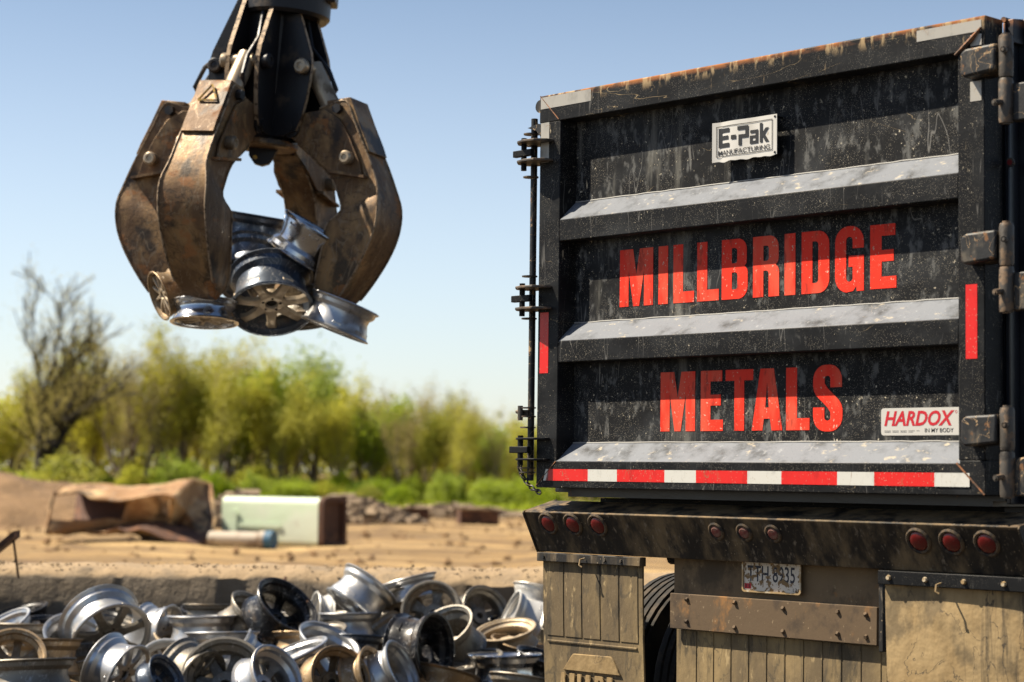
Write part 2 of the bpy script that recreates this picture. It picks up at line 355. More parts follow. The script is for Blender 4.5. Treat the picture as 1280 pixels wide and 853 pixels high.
M_conc = material('weathered_concrete', (.22, .175, .125), .92, 0, layers=[
    dict(col=(.11, .08, .05), scale=(1.2, 1.2, 2.5), lo=.42, hi=.66, detail=8, amt=.85),
    dict(col=(.22, .17, .11), scale=(2.5, 2.5, 1.2), lo=.58, hi=.72, detail=7, amt=.7),
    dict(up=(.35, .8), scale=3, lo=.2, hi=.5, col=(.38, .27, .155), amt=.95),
    dict(kind='voronoi', col=(.05, .038, .026), scale=(16, 16, 16), lo=.14, hi=.06, amt=.8)], bump=[((12, 12, 12), .6, .03), ((50, 50, 50), .4, .008)])
M_dirt = material('tan_dirt', (.33, .205, .078), .95, 0, layers=[
    dict(col=(.17, .105, .045), scale=(.25, 1.1, .5), lo=.47, hi=.53, detail=8, amt=.85),
    dict(col=(.13, .075, .036), scale=(.7, 1.1, .5), lo=.54, hi=.62, detail=8, amt=.75),
    dict(col=(.56, .38, .165), scale=(.12, .8, .4), lo=.53, hi=.6, detail=7, amt=.8),
    dict(col=(.16, .09, .04), scale=(1.1, 1.6, 1.4), lo=.53, hi=.66, detail=8, amt=.75),
    dict(col=(.05, .037, .024), scale=(.8, .8, .8), lo=.2, hi=.3, amt=1, y=(18.5, 15.5)),  # dirty near ground, darkened to cut light bounced onto the tailgate
    dict(col=(.1, .13, .02), scale=(.12, .12, .12), lo=.5, hi=.6, detail=6, amt=.9, y=(72, 90))],
    bump=[((2, 2, 2), .6, .15), ((14, 14, 14), .5, .03)])
M_mound = material('mound_dirt', (.26, .155, .072), .95, 0, layers=[
    dict(col=(.17, .1, .045), scale=(.5, .5, .9), lo=.46, hi=.64, detail=7, amt=.8)], bump=[((1.5, 1.5, 1.5), .7, .3)])
M_rock = material('dirt_clod', (.4, .29, .17), .95, 0, layers=[dict(col=(.2, .14, .08), scale=5, lo=.45, hi=.6)])
M_rustbox = material('rusty_tank_steel', (.36, .2, .09), .8, .1, layers=[
    dict(col=(.62, .42, .22), scale=(1.3, 1.3, 1.3), lo=.45, hi=.6, detail=6, amt=.9),
    dict(col=(.03, .02, .015), scale=(1.1, 1.1, 1.1), lo=.52, hi=.62, detail=6, amt=.85),
    dict(col=(.5, .4, .3), scale=(2.1, 2.1, 2.1), lo=.6, hi=.68, detail=6, amt=.8)], bump=[((3, 3, 3), .5, .1)])
M_mint = material('pale_green_tank_paint', (.72, .85, .62), .55, 0, layers=[
    dict(col=(.3, .15, .07), scale=(2, 2, 2), lo=.62, hi=.7, detail=6, amt=.85),
    dict(col=(.85, .88, .74), scale=(1, 1, 1), lo=.4, hi=.6, amt=.6)], bump=[((3, 3, 3), .2, .05)])
M_darkrust = material('dark_rust', (.1, .05, .032), .85, .1, layers=[dict(col=(.22, .1, .05), scale=(2.5, 2.5, 2.5), lo=.5, hi=.62)])
M_pipe = material('beige_pipe', (.5, .42, .33), .7, 0, layers=[dict(col=(.3, .22, .15), scale=(3, 3, 3), lo=.5, hi=.65)])
M_bluecap = material('blue_plastic', (.04, .13, .22), .6)
M_bark = material('grey_bark', (.22, .17, .125), .9); M_barkd = material('dark_bark', (.034, .026, .021), .9)
def leafmat(name, c1, c2):
    m = material(name, c1, .7, 0, layers=[dict(col=c2, scale=(.9, .9, .9), lo=.4, hi=.62, detail=3, amt=1)])
    b = m.node_tree.nodes['Principled BSDF']
    T = m.node_tree; tr = T.nodes.new('ShaderNodeBsdfTranslucent'); mx = T.nodes.new('ShaderNodeMixShader'); mx.inputs[0].default_value = .5
    src = b.inputs['Base Color'].links[0].from_socket
    T.links.new(src, tr.inputs[0]); T.links.new(b.outputs[0], mx.inputs[1]); T.links.new(tr.outputs[0], mx.inputs[2])
    T.links.new(mx.outputs[0], T.nodes['Material Output'].inputs[0]); return m
M_leafY = leafmat('spring_yellow_leaf', (.68, .64, .07), (.52, .5, .06))
M_leafG = leafmat('fresh_green_leaf', (.42, .52, .03), (.3, .38, .03))
M_leafT = leafmat('tan_bud', (.52, .44, .15), (.42, .36, .12))
M_leafO = leafmat('olive_leaf', (.42, .44, .05), (.56, .52, .08))
M_bush = leafmat('bush_leaf', (.32, .42, .015), (.17, .26, .012))

# ---------------------------------------------------------------- setting: ground, mound, wall
def sheet(name, x0, x1, y0, y1, nx, ny, fz, mat, **pr):
    m = MB(); vs = []
    for j in range(ny + 1):
        for i in range(nx + 1):
            x = x0 + (x1 - x0) * i / nx; t = j / ny; y = y0 + (y1 - y0) * t
            vs.append((x, y, fz(x, y)))
    m.add(vs, [(j * (nx + 1) + i, j * (nx + 1) + i + 1, (j + 1) * (nx + 1) + i + 1, (j + 1) * (nx + 1) + i) for j in range(ny) for i in range(nx)])
    o = m.build(name, mat, smooth=0); o.data.polygons.foreach_set('use_smooth', [True] * len(o.data.polygons))
    for k, v in pr.items(): o[k] = v
    return o
def gz(x, y):
    if y < 17 or y > 200: return 0.
    k = min(1, (y - 17) / 8) * min(1, (200 - y) / 40)
    return k * (.16 * noise.noise((x * .35, y * .22, 3.1)) + .05 * noise.noise((x * 1.3, y * 1.1, 7.7)))
m = MB()
xs = [-3000, -600, -150] + [-60 + i * .8 for i in range(151)] + [150, 600, 3000]
ys = [-200, -30, 0] + [16 + i * .8 for i in range(140)] + [140, 170, 220, 500, 3000]
nx = len(xs)
m.add([(x, y, gz(x, y) if abs(x) < 100 else 0) for y in ys for x in xs],
      [(j * nx + i, j * nx + i + 1, (j + 1) * nx + i + 1, (j + 1) * nx + i) for j in range(len(ys) - 1) for i in range(nx - 1)])
g = m.build('ground', M_dirt, smooth=180); g['kind'] = 'structure'

def mound_z(x, y):
    cx, cy = -19.5, 58
    d = sqrt(((x - cx) / 12.5) ** 2 + ((y - cy) / 7) ** 2)
    return 2.15 * max(0, 1 - d) ** .8 * (1 + .25 * noise.noise((x * .4, y * .4, 1))) - .05 + .12 * noise.noise((x * 1.2, y * 1.2, 4)) * min(1, max(0, 1 - d) * 5)
sheet('dirt_mound', -34, -6, 50, 66, 70, 40, mound_z, M_mound, kind='structure')

# concrete wall
def wall_mesh():
    m = MB(); n = 230; x0, x1 = -9.5, 2.2
    ring = []
    for i in range(n + 1):
        x = x0 + (x1 - x0) * i / n
        y = 15.0
        nn = lambda s, k: noise.noise((x * s, k, 0))
        top = .775 + .03 * nn(1.3, 1) + .022 * nn(5, 2) + .01 * nn(13, 2)
        crumble = max(0, min(1, (x + 1.75) / .25)) * .5 + .5
        e = .05 + crumble * (.05 + .055 * abs(nn(3.1, 3)) + .03 * nn(9, 4))
        q = .02 + crumble * (.03 + .04 * abs(nn(3.7, 8)))
        pts = [(y - .03, -.05), (y - .015 + .0015 * nn(2, 5), .3), (y, top - e), (y + q, top - e * .45 + .01 * nn(12, 9)), (y + q + .09, top - .01),
               (y + .3, top + .02 + .02 * nn(2, 7)), (y + .6, top), (y + .62, -.05)]
        ring.append([(x, a, b) for a, b in pts])
    k = len(ring[0]); m.add([p for r in ring for p in r],
        [(i * k + j, (i + 1) * k + j, (i + 1) * k + j + 1, i * k + j + 1) for i in range(n) for j in range(k - 1)] + [tuple(range(k)), tuple(n * k + j for j in range(k))])
    return m
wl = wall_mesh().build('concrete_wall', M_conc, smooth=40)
tag(wl, 'low brown concrete retaining wall with crumbled sunlit top behind the rims', 'wall')
# dirt clods on wall top and in the yard
def clods(name, spots, mat, label):
    m = MB()
    for (x, y, z, s) in spots:
        M = Matrix.Translation((x, y, z)) @ Matrix.Rotation(R.uniform(0, 6), 4, 'Z') @ Matrix.Diagonal((s, s * R.uniform(.6, 1), s * R.uniform(.4, .8), 1))
        vs = [M @ Vector((a, b, c)) for a, b, c in ((1, 0, 0), (-1, .1, 0), (0, 1, .1), (.1, -1, 0), (.1, 0, 1), (0, 0, -1))]
        vs = [v + Vector((R.uniform(-.2, .2) * s for _ in range(3))) for v in vs]
        m.add(vs, [(0, 2, 4), (2, 1, 4), (1, 3, 4), (3, 0, 4), (2, 0, 5), (1, 2, 5), (3, 1, 5), (0, 3, 5)])
    o = m.build(name, mat, smooth=0); o['kind'] = 'stuff'; o['label'] = label; return o
clods('dirt_crumbs', [(R.uniform(-5.5, 1), 15.06 + R.random() ** 1.5 * .5, .79, R.uniform(.006, .018)) for _ in range(420)], M_conc, 'loose tan dirt crumbs along the top of the concrete wall')
clods('dirt_clods', [(R.uniform(-22, 14), R.uniform(27, 75), .03, R.uniform(.03, .13)) for _ in range(1300)], M_mound, 'scattered dirt clods and stones on the tan yard')

# ---------------------------------------------------------------- the trailer
YAW = .8165; ZB = 1.4428
TR_R = Vector((cos(YAW), -sin(YAW), 0)); TR_D = Vector((sin(YAW), cos(YAW), 0))
trailer = empty('dump_trailer', (.114, 9.1754, 0), (0, 0, -YAW),
    'black dust-streaked scrap dump trailer seen from behind with red lettering on its tailgate', 'dump trailer')
WD, HD = 2.387, 1.7912
def P(u, d, v): return Vector((u, d, v + ZB))
def ubox(m, u0, u1, d0, d1, v0, v1): return m.box(u0, u1, d0, d1, v0 + ZB, v1 + ZB)
D = .09
gate = MB().box(.1, 2.32, D, D + .012, .1 + ZB, 1.72 + ZB).build('tailgate', M_panel, trailer)
def pu(poly, u0, u1, skew=0):   # poly (d, v) extruded along u ; skew: extra u at depth D (mitre)
    m = MB(); return m.prism(poly, lambda d, v: P(u0 + skew * d / D, d, v), lambda d, v: P(u1 - skew * d / D, d, v))
pu([(0, 1.664), (0, 1.787), (.006, 1.7912), (.12, 1.7912), (.12, 1.68), (.09, 1.664)], .0, WD).build('top_rail', M_toprail, gate, bevel=.004)
# stiles (poly in u,d extruded in v)
def pv(poly, v0, v1):
    m = MB(); return m.prism(poly, lambda u, d: P(u, d, v0), lambda u, d: P(u, d, v1))
pv([(.002, .12), (.002, .002), (.134, .002), (.152, .0895), (.152, .12)], .004, 1.665).build('side_stile', M_paint, gate, bevel=.004)
pv([(2.385, .12), (2.385, -.003), (2.269, -.003), (2.269, .0895), (2.269, .12)], .13, 1.666).build('side_stile', M_paint, gate, bevel=.004)
# lower right mitred corner piece
MB().prism([(2.273, .13), (2.385, .13), (2.385, .002), (2.275, .105)], lambda u, v: P(u, -.003, v), lambda u, v: P(u, .12, v)).build('corner_piece', M_paint, gate, bevel=.003)
def rib(v0, v1, vb, u0=.136, u1=2.268):
    return pu([(0.001, v0), (0.001, v1), (D - .0005, vb), (D - .0005, v0)], u0, u1)
rib(1.112, 1.208, 1.296).build('rib', M_rib, gate, bevel=.004)
rib(.563, .659, .745).build('rib', M_rib, gate, bevel=.004)
pu([(0, 0), (0, .118), (D - .0005, .203), (D + .03, .203), (D + .03, 0)], .004, 2.384).build('bottom_rail', M_rib, gate, bevel=.004)
# caulk lines where slopes meet the sheet, weld beads at the corners
m = MB()
for v in (1.2965, .7455, .2035):
    pts = [P(.15 + i * .053, D - .001, v + .0015 * R.uniform(-1, 1)) for i in range(40)]
    m.tube(pts, .0035, 5)
build_each(m, 'weld_seam', material('pale_seam', (.33, .32, .3), .7), gate)
m = MB(); m.tube([P(2.374, -.006, 1.745), P(2.33, -.012, 1.70), P(2.262, -.008, 1.655)], [.004, .010, .006], 6)
m.tube([P(.004, 0, 1.79), P(.125, 0, 1.67)], .003, 5); m.tube([P(.004, 0, .008), P(.13, 0, .118)], .003, 5)
m.tube([P(2.262, -.004, .12), P(2.383, -.004, .004)], .0045, 5)
build_each(m, 'weld_bead', M_weld, gate)
# rust-mud ledges collected under each recess top
# lettering -----------------------------------------------------------------
def arc(cx, cy, rx, ry, a0, a1, n=6): return [(cx + rx * cos(radians(a0 + (a1 - a0) * i / n)), cy + ry * sin(radians(a0 + (a1 - a0) * i / n))) for i in range(n + 1)]
def rrect(x0, y0, x1, y1, rr):    # radii bl br tr tl
    bl, br, tr, tl = rr; p = []
    p += arc(x0 + bl, y0 + bl, bl, bl, 180, 270) if bl else [(x0, y0)]
    p += arc(x1 - br, y0 + br, br, br, 270, 360) if br else [(x1, y0)]
    p += arc(x1 - tr, y1 - tr, tr, tr, 0, 90) if tr else [(x1, y1)]
    p += arc(x0 + tl, y1 - tl, tl, tl, 90, 180) if tl else [(x0, y1)]
    return p
G = {}
G['M'] = (.78, [[(0, 0), (0, 1), (.31, 1), (.39, .56), (.47, 1), (.78, 1), (.78, 0), (.57, 0), (.57, .63), (.46, 0), (.32, 0), (.21, .63), (.21, 0)]])
G['I'] = (.22, [[(0, 0), (.22, 0), (.22, 1), (0, 1)]])
G['L'] = (.47, [[(0, 0), (0, 1), (.22, 1), (.22, .19), (.47, .19), (.47, 0)]])
G['B'] = (.56, [[(0, 0), (0, 1)] + arc(.36, .82, .18, .18, 90, 0) + [(.54, .65)] + arc(.46, .62, .08, .08, 0, -60, 3) + arc(.46, .44, .1, .1, 70, 0, 3) + arc(.36, .2, .2, .2, 0, -90),
              rrect(.22, .595, .335, .85, (0, .05, .05, 0)), rrect(.22, .16, .34, .445, (0, .05, .05, 0))])
G['R'] = (.55, [[(0, 0), (0, 1)] + arc(.35, .81, .19, .19, 90, 0) + [(.54, .63)] + arc(.43, .62, .11, .11, 0, -60, 3) + arc(.44, .41, .11, .11, 65, 0, 3) + [(.55, 0), (.33, 0), (.33, .37)] + arc(.28, .38, .05, .05, 0, 90, 3) + [(.22, .43), (.22, 0)],
              rrect(.22, .59, .335, .84, (0, .05, .05, 0))])
G['D'] = (.56, [[(0, 0), (0, 1)] + arc(.34, .78, .22, .22, 90, 0) + arc(.34, .22, .22, .22, 0, -90), rrect(.22, .165, .34, .835, (0, .06, .06, 0))])
G['G'] = (.57, [[(.57, .66)] + arc(.31, .76, .26, .24, 0, 90) + arc(.26, .76, .26, .24, 90, 180) + arc(.26, .24, .26, .24, 180, 262) + [(.36, .02), (.42, .09), (.43, .015), (.57, .015), (.57, .55), (.27, .55), (.27, .385), (.35, .385)] + arc(.285, .22, .065, .06, 0, -180) + arc(.285, .78, .065, .06, 180, 0) + [(.35, .66)]])
G['E'] = (.5, [[(0, 0), (0, 1), (.48, 1), (.48, .82), (.22, .82), (.22, .6), (.45, .6), (.45, .42), (.22, .42), (.22, .185), (.5, .185), (.5, 0)]])
G['T'] = (.62, [[(0, 1), (0, .82), (.2, .82), (.2, 0), (.42, 0), (.42, .82), (.62, .82), (.62, 1)]])
G['A'] = (.68, [[(0, 0), (.19, 1), (.49, 1), (.68, 0), (.44, 0), (.41, .19), (.27, .19), (.24, 0)], [(.30, .37), (.38, .37), (.34, .78)]])
S = [(.56, .66)] + arc(.33, .77, .23, .23, 0, 90) + arc(.24, .77, .24, .23, 90, 180) + [(0, .68), (.02, .6), (.06, .54), (.28, .36), (.335, .29)] + arc(.28, .21, .06, .05, 0, -180, 6) + [(.22, .36), (0, .36)] + arc(.24, .23, .24, .23, 180, 270) + arc(.33, .23, .24, .23, 270, 360) + [(.57, .32), (.55, .4), (.5, .47), (.28, .65), (.225, .72)] + arc(.28, .79, .055, .045, 180, 0, 6) + [(.335, .66)]
G['S'] = (.57, [S])
def outline_mesh(name, loops, thick=.0):
    cu = bpy.data.curves.new(name, 'CURVE'); cu.dimensions = '2D'; cu.fill_mode = 'BOTH'; cu.extrude = thick
    for L in loops:
        sp = cu.splines.new('POLY'); sp.points.add(len(L) - 1); sp.use_cyclic_u = True
        for i, (x, y) in enumerate(L): sp.points[i].co = (x, y, 0, 1)
    o = bpy.data.objects.new(name, cu); COL.objects.link(o)
    bpy.context.view_layer.update()
    me = bpy.data.meshes.new_from_object(o.evaluated_get(bpy.context.evaluated_depsgraph_get()))
    bpy.data.objects.remove(o); bpy.data.curves.remove(cu); me.name = name; return me
def text_mesh(s, bold=0., shear=0., ex=.0):
    cu = bpy.data.curves.new('writing', 'FONT'); cu.body = s; cu.offset = bold; cu.shear = shear; cu.extrude = ex; cu.resolution_u = 3
    o = bpy.data.objects.new('writing', cu); COL.objects.link(o)
    bpy.context.view_layer.update()
    me = bpy.data.meshes.new_from_object(o.evaluated_get(bpy.context.evaluated_depsgraph_get()))
    bpy.data.objects.remove(o); bpy.data.curves.remove(cu); return me
def place_flat(me, name, mat, parent, u0, u1, v0, v1, d, bend=None, rot=0):
    """fit the flat mesh (x right, y up) into the given rectangle on a plane of depth d"""
    xs = [v.co.x for v in me.vertices]; ys = [v.co.y for v in me.vertices]; zs = [v.co.z for v in me.vertices]
    a, b, c, e = min(xs), max(xs), min(ys), max(ys); zt = max(zs)
    for v in me.vertices:
        u = u0 + (u1 - u0) * (v.co.x - a) / (b - a); w_ = v0 + (v1 - v0) * (v.co.y - c) / (e - c)
        dd = d if not bend else bend(u, w_) + d
        v.co = P(u, dd - (v.co.z - zt) * -1 if zt else dd, w_)
    me.materials.clear(); me.materials.append(mat)
    o = bpy.data.objects.new(name, me); COL.objects.link(o); o.parent = parent; return o
MILL = [('M', .433, .633), ('I', .665, .721), ('L', .752, .872), ('L', .889, 1.011), ('B', 1.027, 1.169), ('R', 1.198, 1.337), ('I', 1.365, 1.422), ('D', 1.454, 1.595), ('G', 1.624, 1.766), ('E', 1.797, 1.922)]
METL = [('M', .683, .882), ('E', .914, 1.038), ('T', 1.052, 1.202), ('A', 1.195, 1.357), ('L', 1.376, 1.497), ('S', 1.515, 1.662)]
for word, v0, v1 in ((MILL, .803, 1.056), (METL, .251, .506)):
    for ch, u0, u1 in word:
        e = .006 if ch in 'GS' else 0
        place_flat(outline_mesh('letter', G[ch][1]), 'letter', M_letter, gate, u0, u1, v0 - e, v1 + e, D - .0015)
# nameplate -------------------------------------------------------------------
NP = MB(); n1 = 48
nu0, nu1, nv0, nv1 = 1.012, 1.358, 1.381, 1.55
def npb(u, v):
    t = (u - nu0) / (nu1 - nu0); return .006 * cos(t * 9) * (1 - t) - .012 * max(0, .12 - t) * 8 + .0
grid = [P(nu0 + (nu1 - nu0) * i / n1, .045 + npb(nu0 + (nu1 - nu0) * i / n1, 0) + dd, v + (.0035 * sin(i * .55) * sin(i * .17) if v < 1.4 else 0)) for dd in (0, .003) for v in (nv0, nv1) for i in range(n1 + 1)]
k = n1 + 1
fs = [(i, i + 1, k + i + 1, k + i) for i in range(n1)] + [(2 * k + i, 2 * k + i + 1, 3 * k + i + 1, 3 * k + i) for i in range(n1)]
fs += [(i, i + 1, 2 * k + i + 1, 2 * k + i) for i in range(n1)] + [(k + i, k + i + 1, 3 * k + i + 1, 3 * k + i) for i in range(n1)] + [(0, k, 3 * k, 2 * k), (n1, k + n1, 3 * k + n1, 2 * k + n1)]
npl = NP.add(grid, fs).build('nameplate', M_platewhite, gate); npl['label'] = 'dented white nameplate with black writing and border'
def sub_u(me, step=.02):   # cut along u so the print follows the bend
    b = bmesh.new(); b.from_mesh(me)
    xs = [v.co.x for v in b.verts]; x = min(xs) + step
    while x < max(xs):
        gm = b.verts[:] + b.edges[:] + b.faces[:]; bmesh.ops.bisect_plane(b, geom=gm, plane_co=(x, 0, 0), plane_no=(1, 0, 0)); x += step
    b.to_mesh(me); b.free(); return me
def border(w, h, t): return [[(0, 0), (w, 0), (w, h), (0, h)], [(t, t), (w - t, t), (w - t, h - t), (t, h - t)]]
bb = lambda u, v: npb(u, v) - .0022
place_flat(sub_u(outline_mesh('printed_border', border(.305, .13, .003)), .03), 'printed_border', M_blackink, gate, 1.032, 1.336, 1.402, 1.532, .045, bb)
LG = {'E': [[(0, 0), (0, 1), (1, 1), (1, .78), (.3, .78), (.3, .61), (.9, .61), (.9, .41), (.3, .41), (.3, .22), (1, .22), (1, 0)]],
      '-': [[(0, 0), (1, 0), (1, 1), (0, 1)]],
      'P': [[(0, .8), (0, 1), (1, 1), (1, .38), (.38, .38), (.38, 0), (.1, 0), (.1, .56), (.72, .56), (.72, .8)]],
      'a': [[(.05, 1), (1, 1), (1, 0), (0, 0), (0, .6), (.68, .6), (.68, .78), (.05, .78)], [(.3, .2), (.68, .2), (.68, .42), (.3, .42)]],
      'k': [[(0, 0), (0, 1), (.3, 1), (.3, .5), (.62, .73), (1, .73), (.55, .4), (1, 0), (.62, 0), (.3, .3), (.3, 0)]]}
for ch, a, b_, c_, e_ in (('E', .04, .245, .30, 1), ('-', .275, .365, .55, .72), ('P', .39, .575, .30, 1), ('a', .60, .745, .30, .8), ('k', .775, .94, .30, 1)):
    W_ = 1.336 - 1.032; H_ = .13
    place_flat(sub_u(outline_mesh('logo_letter', LG[ch]), .03), 'logo_letter', M_blackink, gate, 1.032 + a * W_, 1.032 + b_ * W_, 1.402 + (.02 + c_ * .92) * H_, 1.402 + (e_ * .92) * H_, .045, bb)
place_flat(text_mesh('MANUFACTURING', .008), 'lettering', M_blackink, gate, 1.042, 1.322, 1.408, 1.429, .045, bb)
m = MB()
for u, v in ((1.348, 1.54), (1.348, 1.392)): m.tube([P(u, .043, v), P(u, .09, v)], .005, 8)
build_each(m, 'rivet', M_dark, gate)
# oval-cornered sticker
sw, sh = .36, .107
place_flat(outline_mesh('sticker', [rrect(0, 0, sw, sh, (.012, 0, 0, .012))]), 'sticker', M_sticker, gate, 1.85, 2.21, .227, .333, D - .0012)['label'] = 'white sticker with red and black lettering'
place_flat(text_mesh('HARDOX', .028, .26), 'lettering', M_redink, gate, 1.865, 2.189, .263, .322, D - .002)
place_flat(text_mesh('IN MY BODY', .003), 'lettering', M_blackink, gate, 2.055, 2.185, .238, .254, D - .002)
place_flat(outline_mesh('printed_mark', [arc(0, 0, 1, 1, 0, 350, 14), arc(0, 0, .7, .7, 0, 350, 14)]), 'printed_mark', M_redink, gate, 2.192, 2.202, .31, .321, D - .002)
for a_, b_ in ((.2445, 2.03), (.2395, 2.0)):
    m = MB()
    for i in range(22):
        x = 1.866 + i * .0075
        if x < b_ and i % 5 != 4: ubox(m, x, x + .006, D - .0022, D - .0016, a_, a_ + .0016)
    m.build('fine_print', M_greyink, gate)
# reflective tape
IN = .0254; u0 = .334
def flat(name, mat, u0, u1, v0, v1, d, u0b=None, parent=gate):
    m = MB(); m.add([P(u0 if u0b is None else u0b, d, v0), P(u1, d, v0), P(u1, d, v1), P(u0, d, v1)], [(0, 1, 2, 3)]); return m.build(name, mat, parent, smooth=0)
d_ = -.0015
flat('reflective_tape', M_white, .068, .084, .032, .084, d_, .052)
flat('reflective_tape', M_red, .084, u0, .032, .084, d_, .068)
x = u0
for i in range(4):
    flat('reflective_tape', M_white, x, x + 7 * IN, .032, .084, d_); flat('reflective_tape', M_red, x + 7 * IN, x + 18 * IN, .032, .084, d_); x += 18 * IN
flat('reflective_tape', M_white, x, 2.318, .032, .084, d_ - .003, None)
flat('reflective_tape', M_red, .018, .073, .517, .793, d_ + .002); flat('reflective_tape', M_red, 2.303, 2.353, .507, .784, -.0045)
flat('conspicuity_patch', M_grey, .008, .33, 1.728, 1.782, d_); flat('conspicuity_patch', M_grey, .008, .062, 1.48, 1.728, d_ + .003)
flat('conspicuity_patch', M_grey, 2.082, 2.372, 1.733, 1.776, d_); flat('conspicuity_patch', M_grey, 2.325, 2.374, 1.47, 1.545, -.0045)
flat('conspicuity_patch', M_grey, 2.325, 2.374, 1.68, 1.722, -.0025)
# hinges (right) ----------------------------------------------------------------
def hinge(v0, h, top):
    hm = MB()
    hm.prism([(2.322, v0 + .012), (2.338, v0), (2.475, v0 + .012), (2.475, v0 + h), (2.345, v0 + h - .004), (2.322, v0 + h - .02)],
             lambda u, v: P(u, -.07, v), lambda u, v: P(u, .05, v))
    lug = hm.build('hinge_lug', M_hinge, gate, bevel=.014, seg=3)
    b = MB(); c = lambda v: P(2.5, -.035, v)
    for a, e in ((top, top - .155), (top - .16, top - .325)):
        b.tube([c(a), c(a - .012), c(e + .012), c(e)], [.024, .0275, .0275, .025], 20)
    b.tube([c(top + .008), c(top - .33)], .016, 14)
    build_each(b, 'hinge_pin', M_pin, gate)
    b = MB()
    for q, dx in ((top - .06, .030), (top - .25, -.01)):
        b.tube([P(2.5 + dx * .4, -.06, q), P(2.5 + dx, -.098, q - .006)], [.011, .012], 10)
        b.tube([P(2.5 + dx, -.098, q - .006), P(2.5 + dx, -.103, q - .006)], [.007, .006], 8)
    build_each(b, 'grease_nipple', M_pin, gate)
    b = MB(); ubox(b, 2.512, 2.62, -.03, .02, top - .32, top - .18); b.build('hinge_bracket', M_hinge, trailer, bevel=.006)
hinge(1.55, .112, 1.69); hinge(.852, .12, .995); hinge(.18, .118, .322)
# latches (left) --------------------------------------------------------------
ear = [(.092, 0), (.085, -.035), (.045, -.08), (-.02, -.088), (-.075, -.07), (-.115, -.025), (-.12, .03), (-.085, .07), (-.004, .075), (-.004, 0)]
def earplate(v, t=.011, sc=1): return MB().prism([(u, d * sc) for u, d in ear], lambda u, d: P(u, d, v), lambda u, d: P(u, d, v + t))
for v in (1.572, 1.482): earplate(v).build('latch_plate', M_pin, gate, bevel=.002)
for v in (.903, .806): earplate(v).build('latch_plate', M_pin, gate, bevel=.002)
for v in (.216, .122): earplate(v, .009, .7).build('latch_plate', M_dark, gate, bevel=.002)
m = MB(); m.tube([P(-.075, .04, 1.70), P(-.075, .04, .03)], .0155, 12); m.build('latch_bar', M_hinge, gate)
m = MB()
for a, b_ in ((1.60, 1.45), (.93, .78), (.235, .1)):
    m.tube([P(-.07, -.03, a), P(-.07, -.03, b_)], .013, 8)
build_each(m, 'latch_pin', M_dark, gate)
m = MB()
for v in (1.515, .845, .155): ubox(m, -.13, -.01, -.045, -.02, v, v + .03)
build_each(m, 'latch_hook', M_dark, gate, bevel=.003)
m = MB()
for v in (1.625, 1.425, .965, .77, .36, .32, .27, .085, .065):
    m.lathe([(.012, 0), (.036, 0), (.036, .006), (.012, .006)], 14, M=Matrix.Translation(P(-.085, .03, v)))
build_each(m, 'bar_collar', M_pin, gate)
m = MB(); m.tube([P(-.105, .0, .372), P(-.105, .0, .305)], .012, 8); m.tube([P(-.07, .02, .345), P(-.15, .02, .345)], .009, 6); m.tube([P(-.07, .02, .333), P(-.13, .02, .333)], .007, 6)
build_each(m, 'bolt', M_pin, gate)
# roller at the top left and hook plate
m = MB(); m.tube([P(-.03, .03, 1.752), P(-.03, .10, 1.752)], .03, 16); m.build('hinge_roller', M_hinge, gate)
m = MB(); m.prism([(-.09, 1.655), (-.02, 1.668), (.0, 1.66), (.0, 1.60), (-.03, 1.635)], lambda u, v: P(u, .01, v), lambda u, v: P(u, .06, v)); m.build('hook_plate', M_hinge, gate)
# chain
m = MB(); cpts = [(-.12, .02, .105), (-.125, .02, .085), (-.115, .02, .065), (-.10, .02, .045), (-.085, .02, .03), (-.065, .02, .012), (-.045, .02, -.002), (-.02, .02, -.012), (.0, .02, -.02)]
for i, (u, d, v) in enumerate(cpts):
    a, b_ = cpts[min(i, 7)], cpts[min(i, 7) + 1]
    t = Vector((b_[0] - a[0], 0, b_[2] - a[2])).normalized(); s = Vector((0, 1, 0)) if i % 2 else Vector((-t.z, 0, t.x))
    c = P(u, d, v); loop = [c + t * .017 * cos(q * pi / 4) + s * .010 * sin(q * pi / 4) for q in range(9)]
    m.tube(loop, .004, 5, cap=False)
m.build('chain', M_hinge, gate)
# body behind ------------------------------------------------------------------
bm_ = MB(); L = 9.5
ubox(bm_, .02, .08, .13, L, -.02, 1.72); ubox(bm_, 2.33, 2.385, .13, L, -.02, 1.72); ubox(bm_, .08, 2.33, .13, L, -.04, .02); ubox(bm_, .08, 2.33, L - .05, L, .02, 1.72)
bm_.build('dump_body', M_bodypaint, trailer)
m = MB(); ubox(m, -.01, .02, .135, .25, -.02, 1.78); ubox(m, 2.39, 2.41, .125, .19, -.03, 1.78); ubox(m, 2.385, 2.445, .19, .21, -.03, 1.765); ubox(m, 2.43, 2.445, .21, .31, -.03, 1.76)
build_each(m, 'corner_post', M_bodypaint, trailer, bevel=.004)
for k in range(10):
    m = MB(); ubox(m, 2.386, 2.47, .9 + k * .9, 1.0 + k * .9, -.02, 1.72); m.build('side_post', M_bodypaint, trailer, bevel=.004)
m = MB(); ubox(m, 2.34, 2.46, .19, L, 1.722, 1.80); ubox(m, -.04, .09, .19, L, 1.722, 1.80)
M_bodyrail = material('rusty_body_rail', (.02, .022, .03), .45, .1, layers=[dict(col=(.34, .14, .05), scale=(9, 9, 20), lo=.35, hi=.55, z=(3.2, 3.236)), dict(col=(.2, .09, .04), scale=(20, 20, 20), lo=.6, hi=.7), dict(col=(.3, .25, .2), scale=(14, 14, 14), lo=.62, hi=.68, amt=.6)])
build_each(m, 'body_rail', M_bodyrail, trailer, bevel=.006)
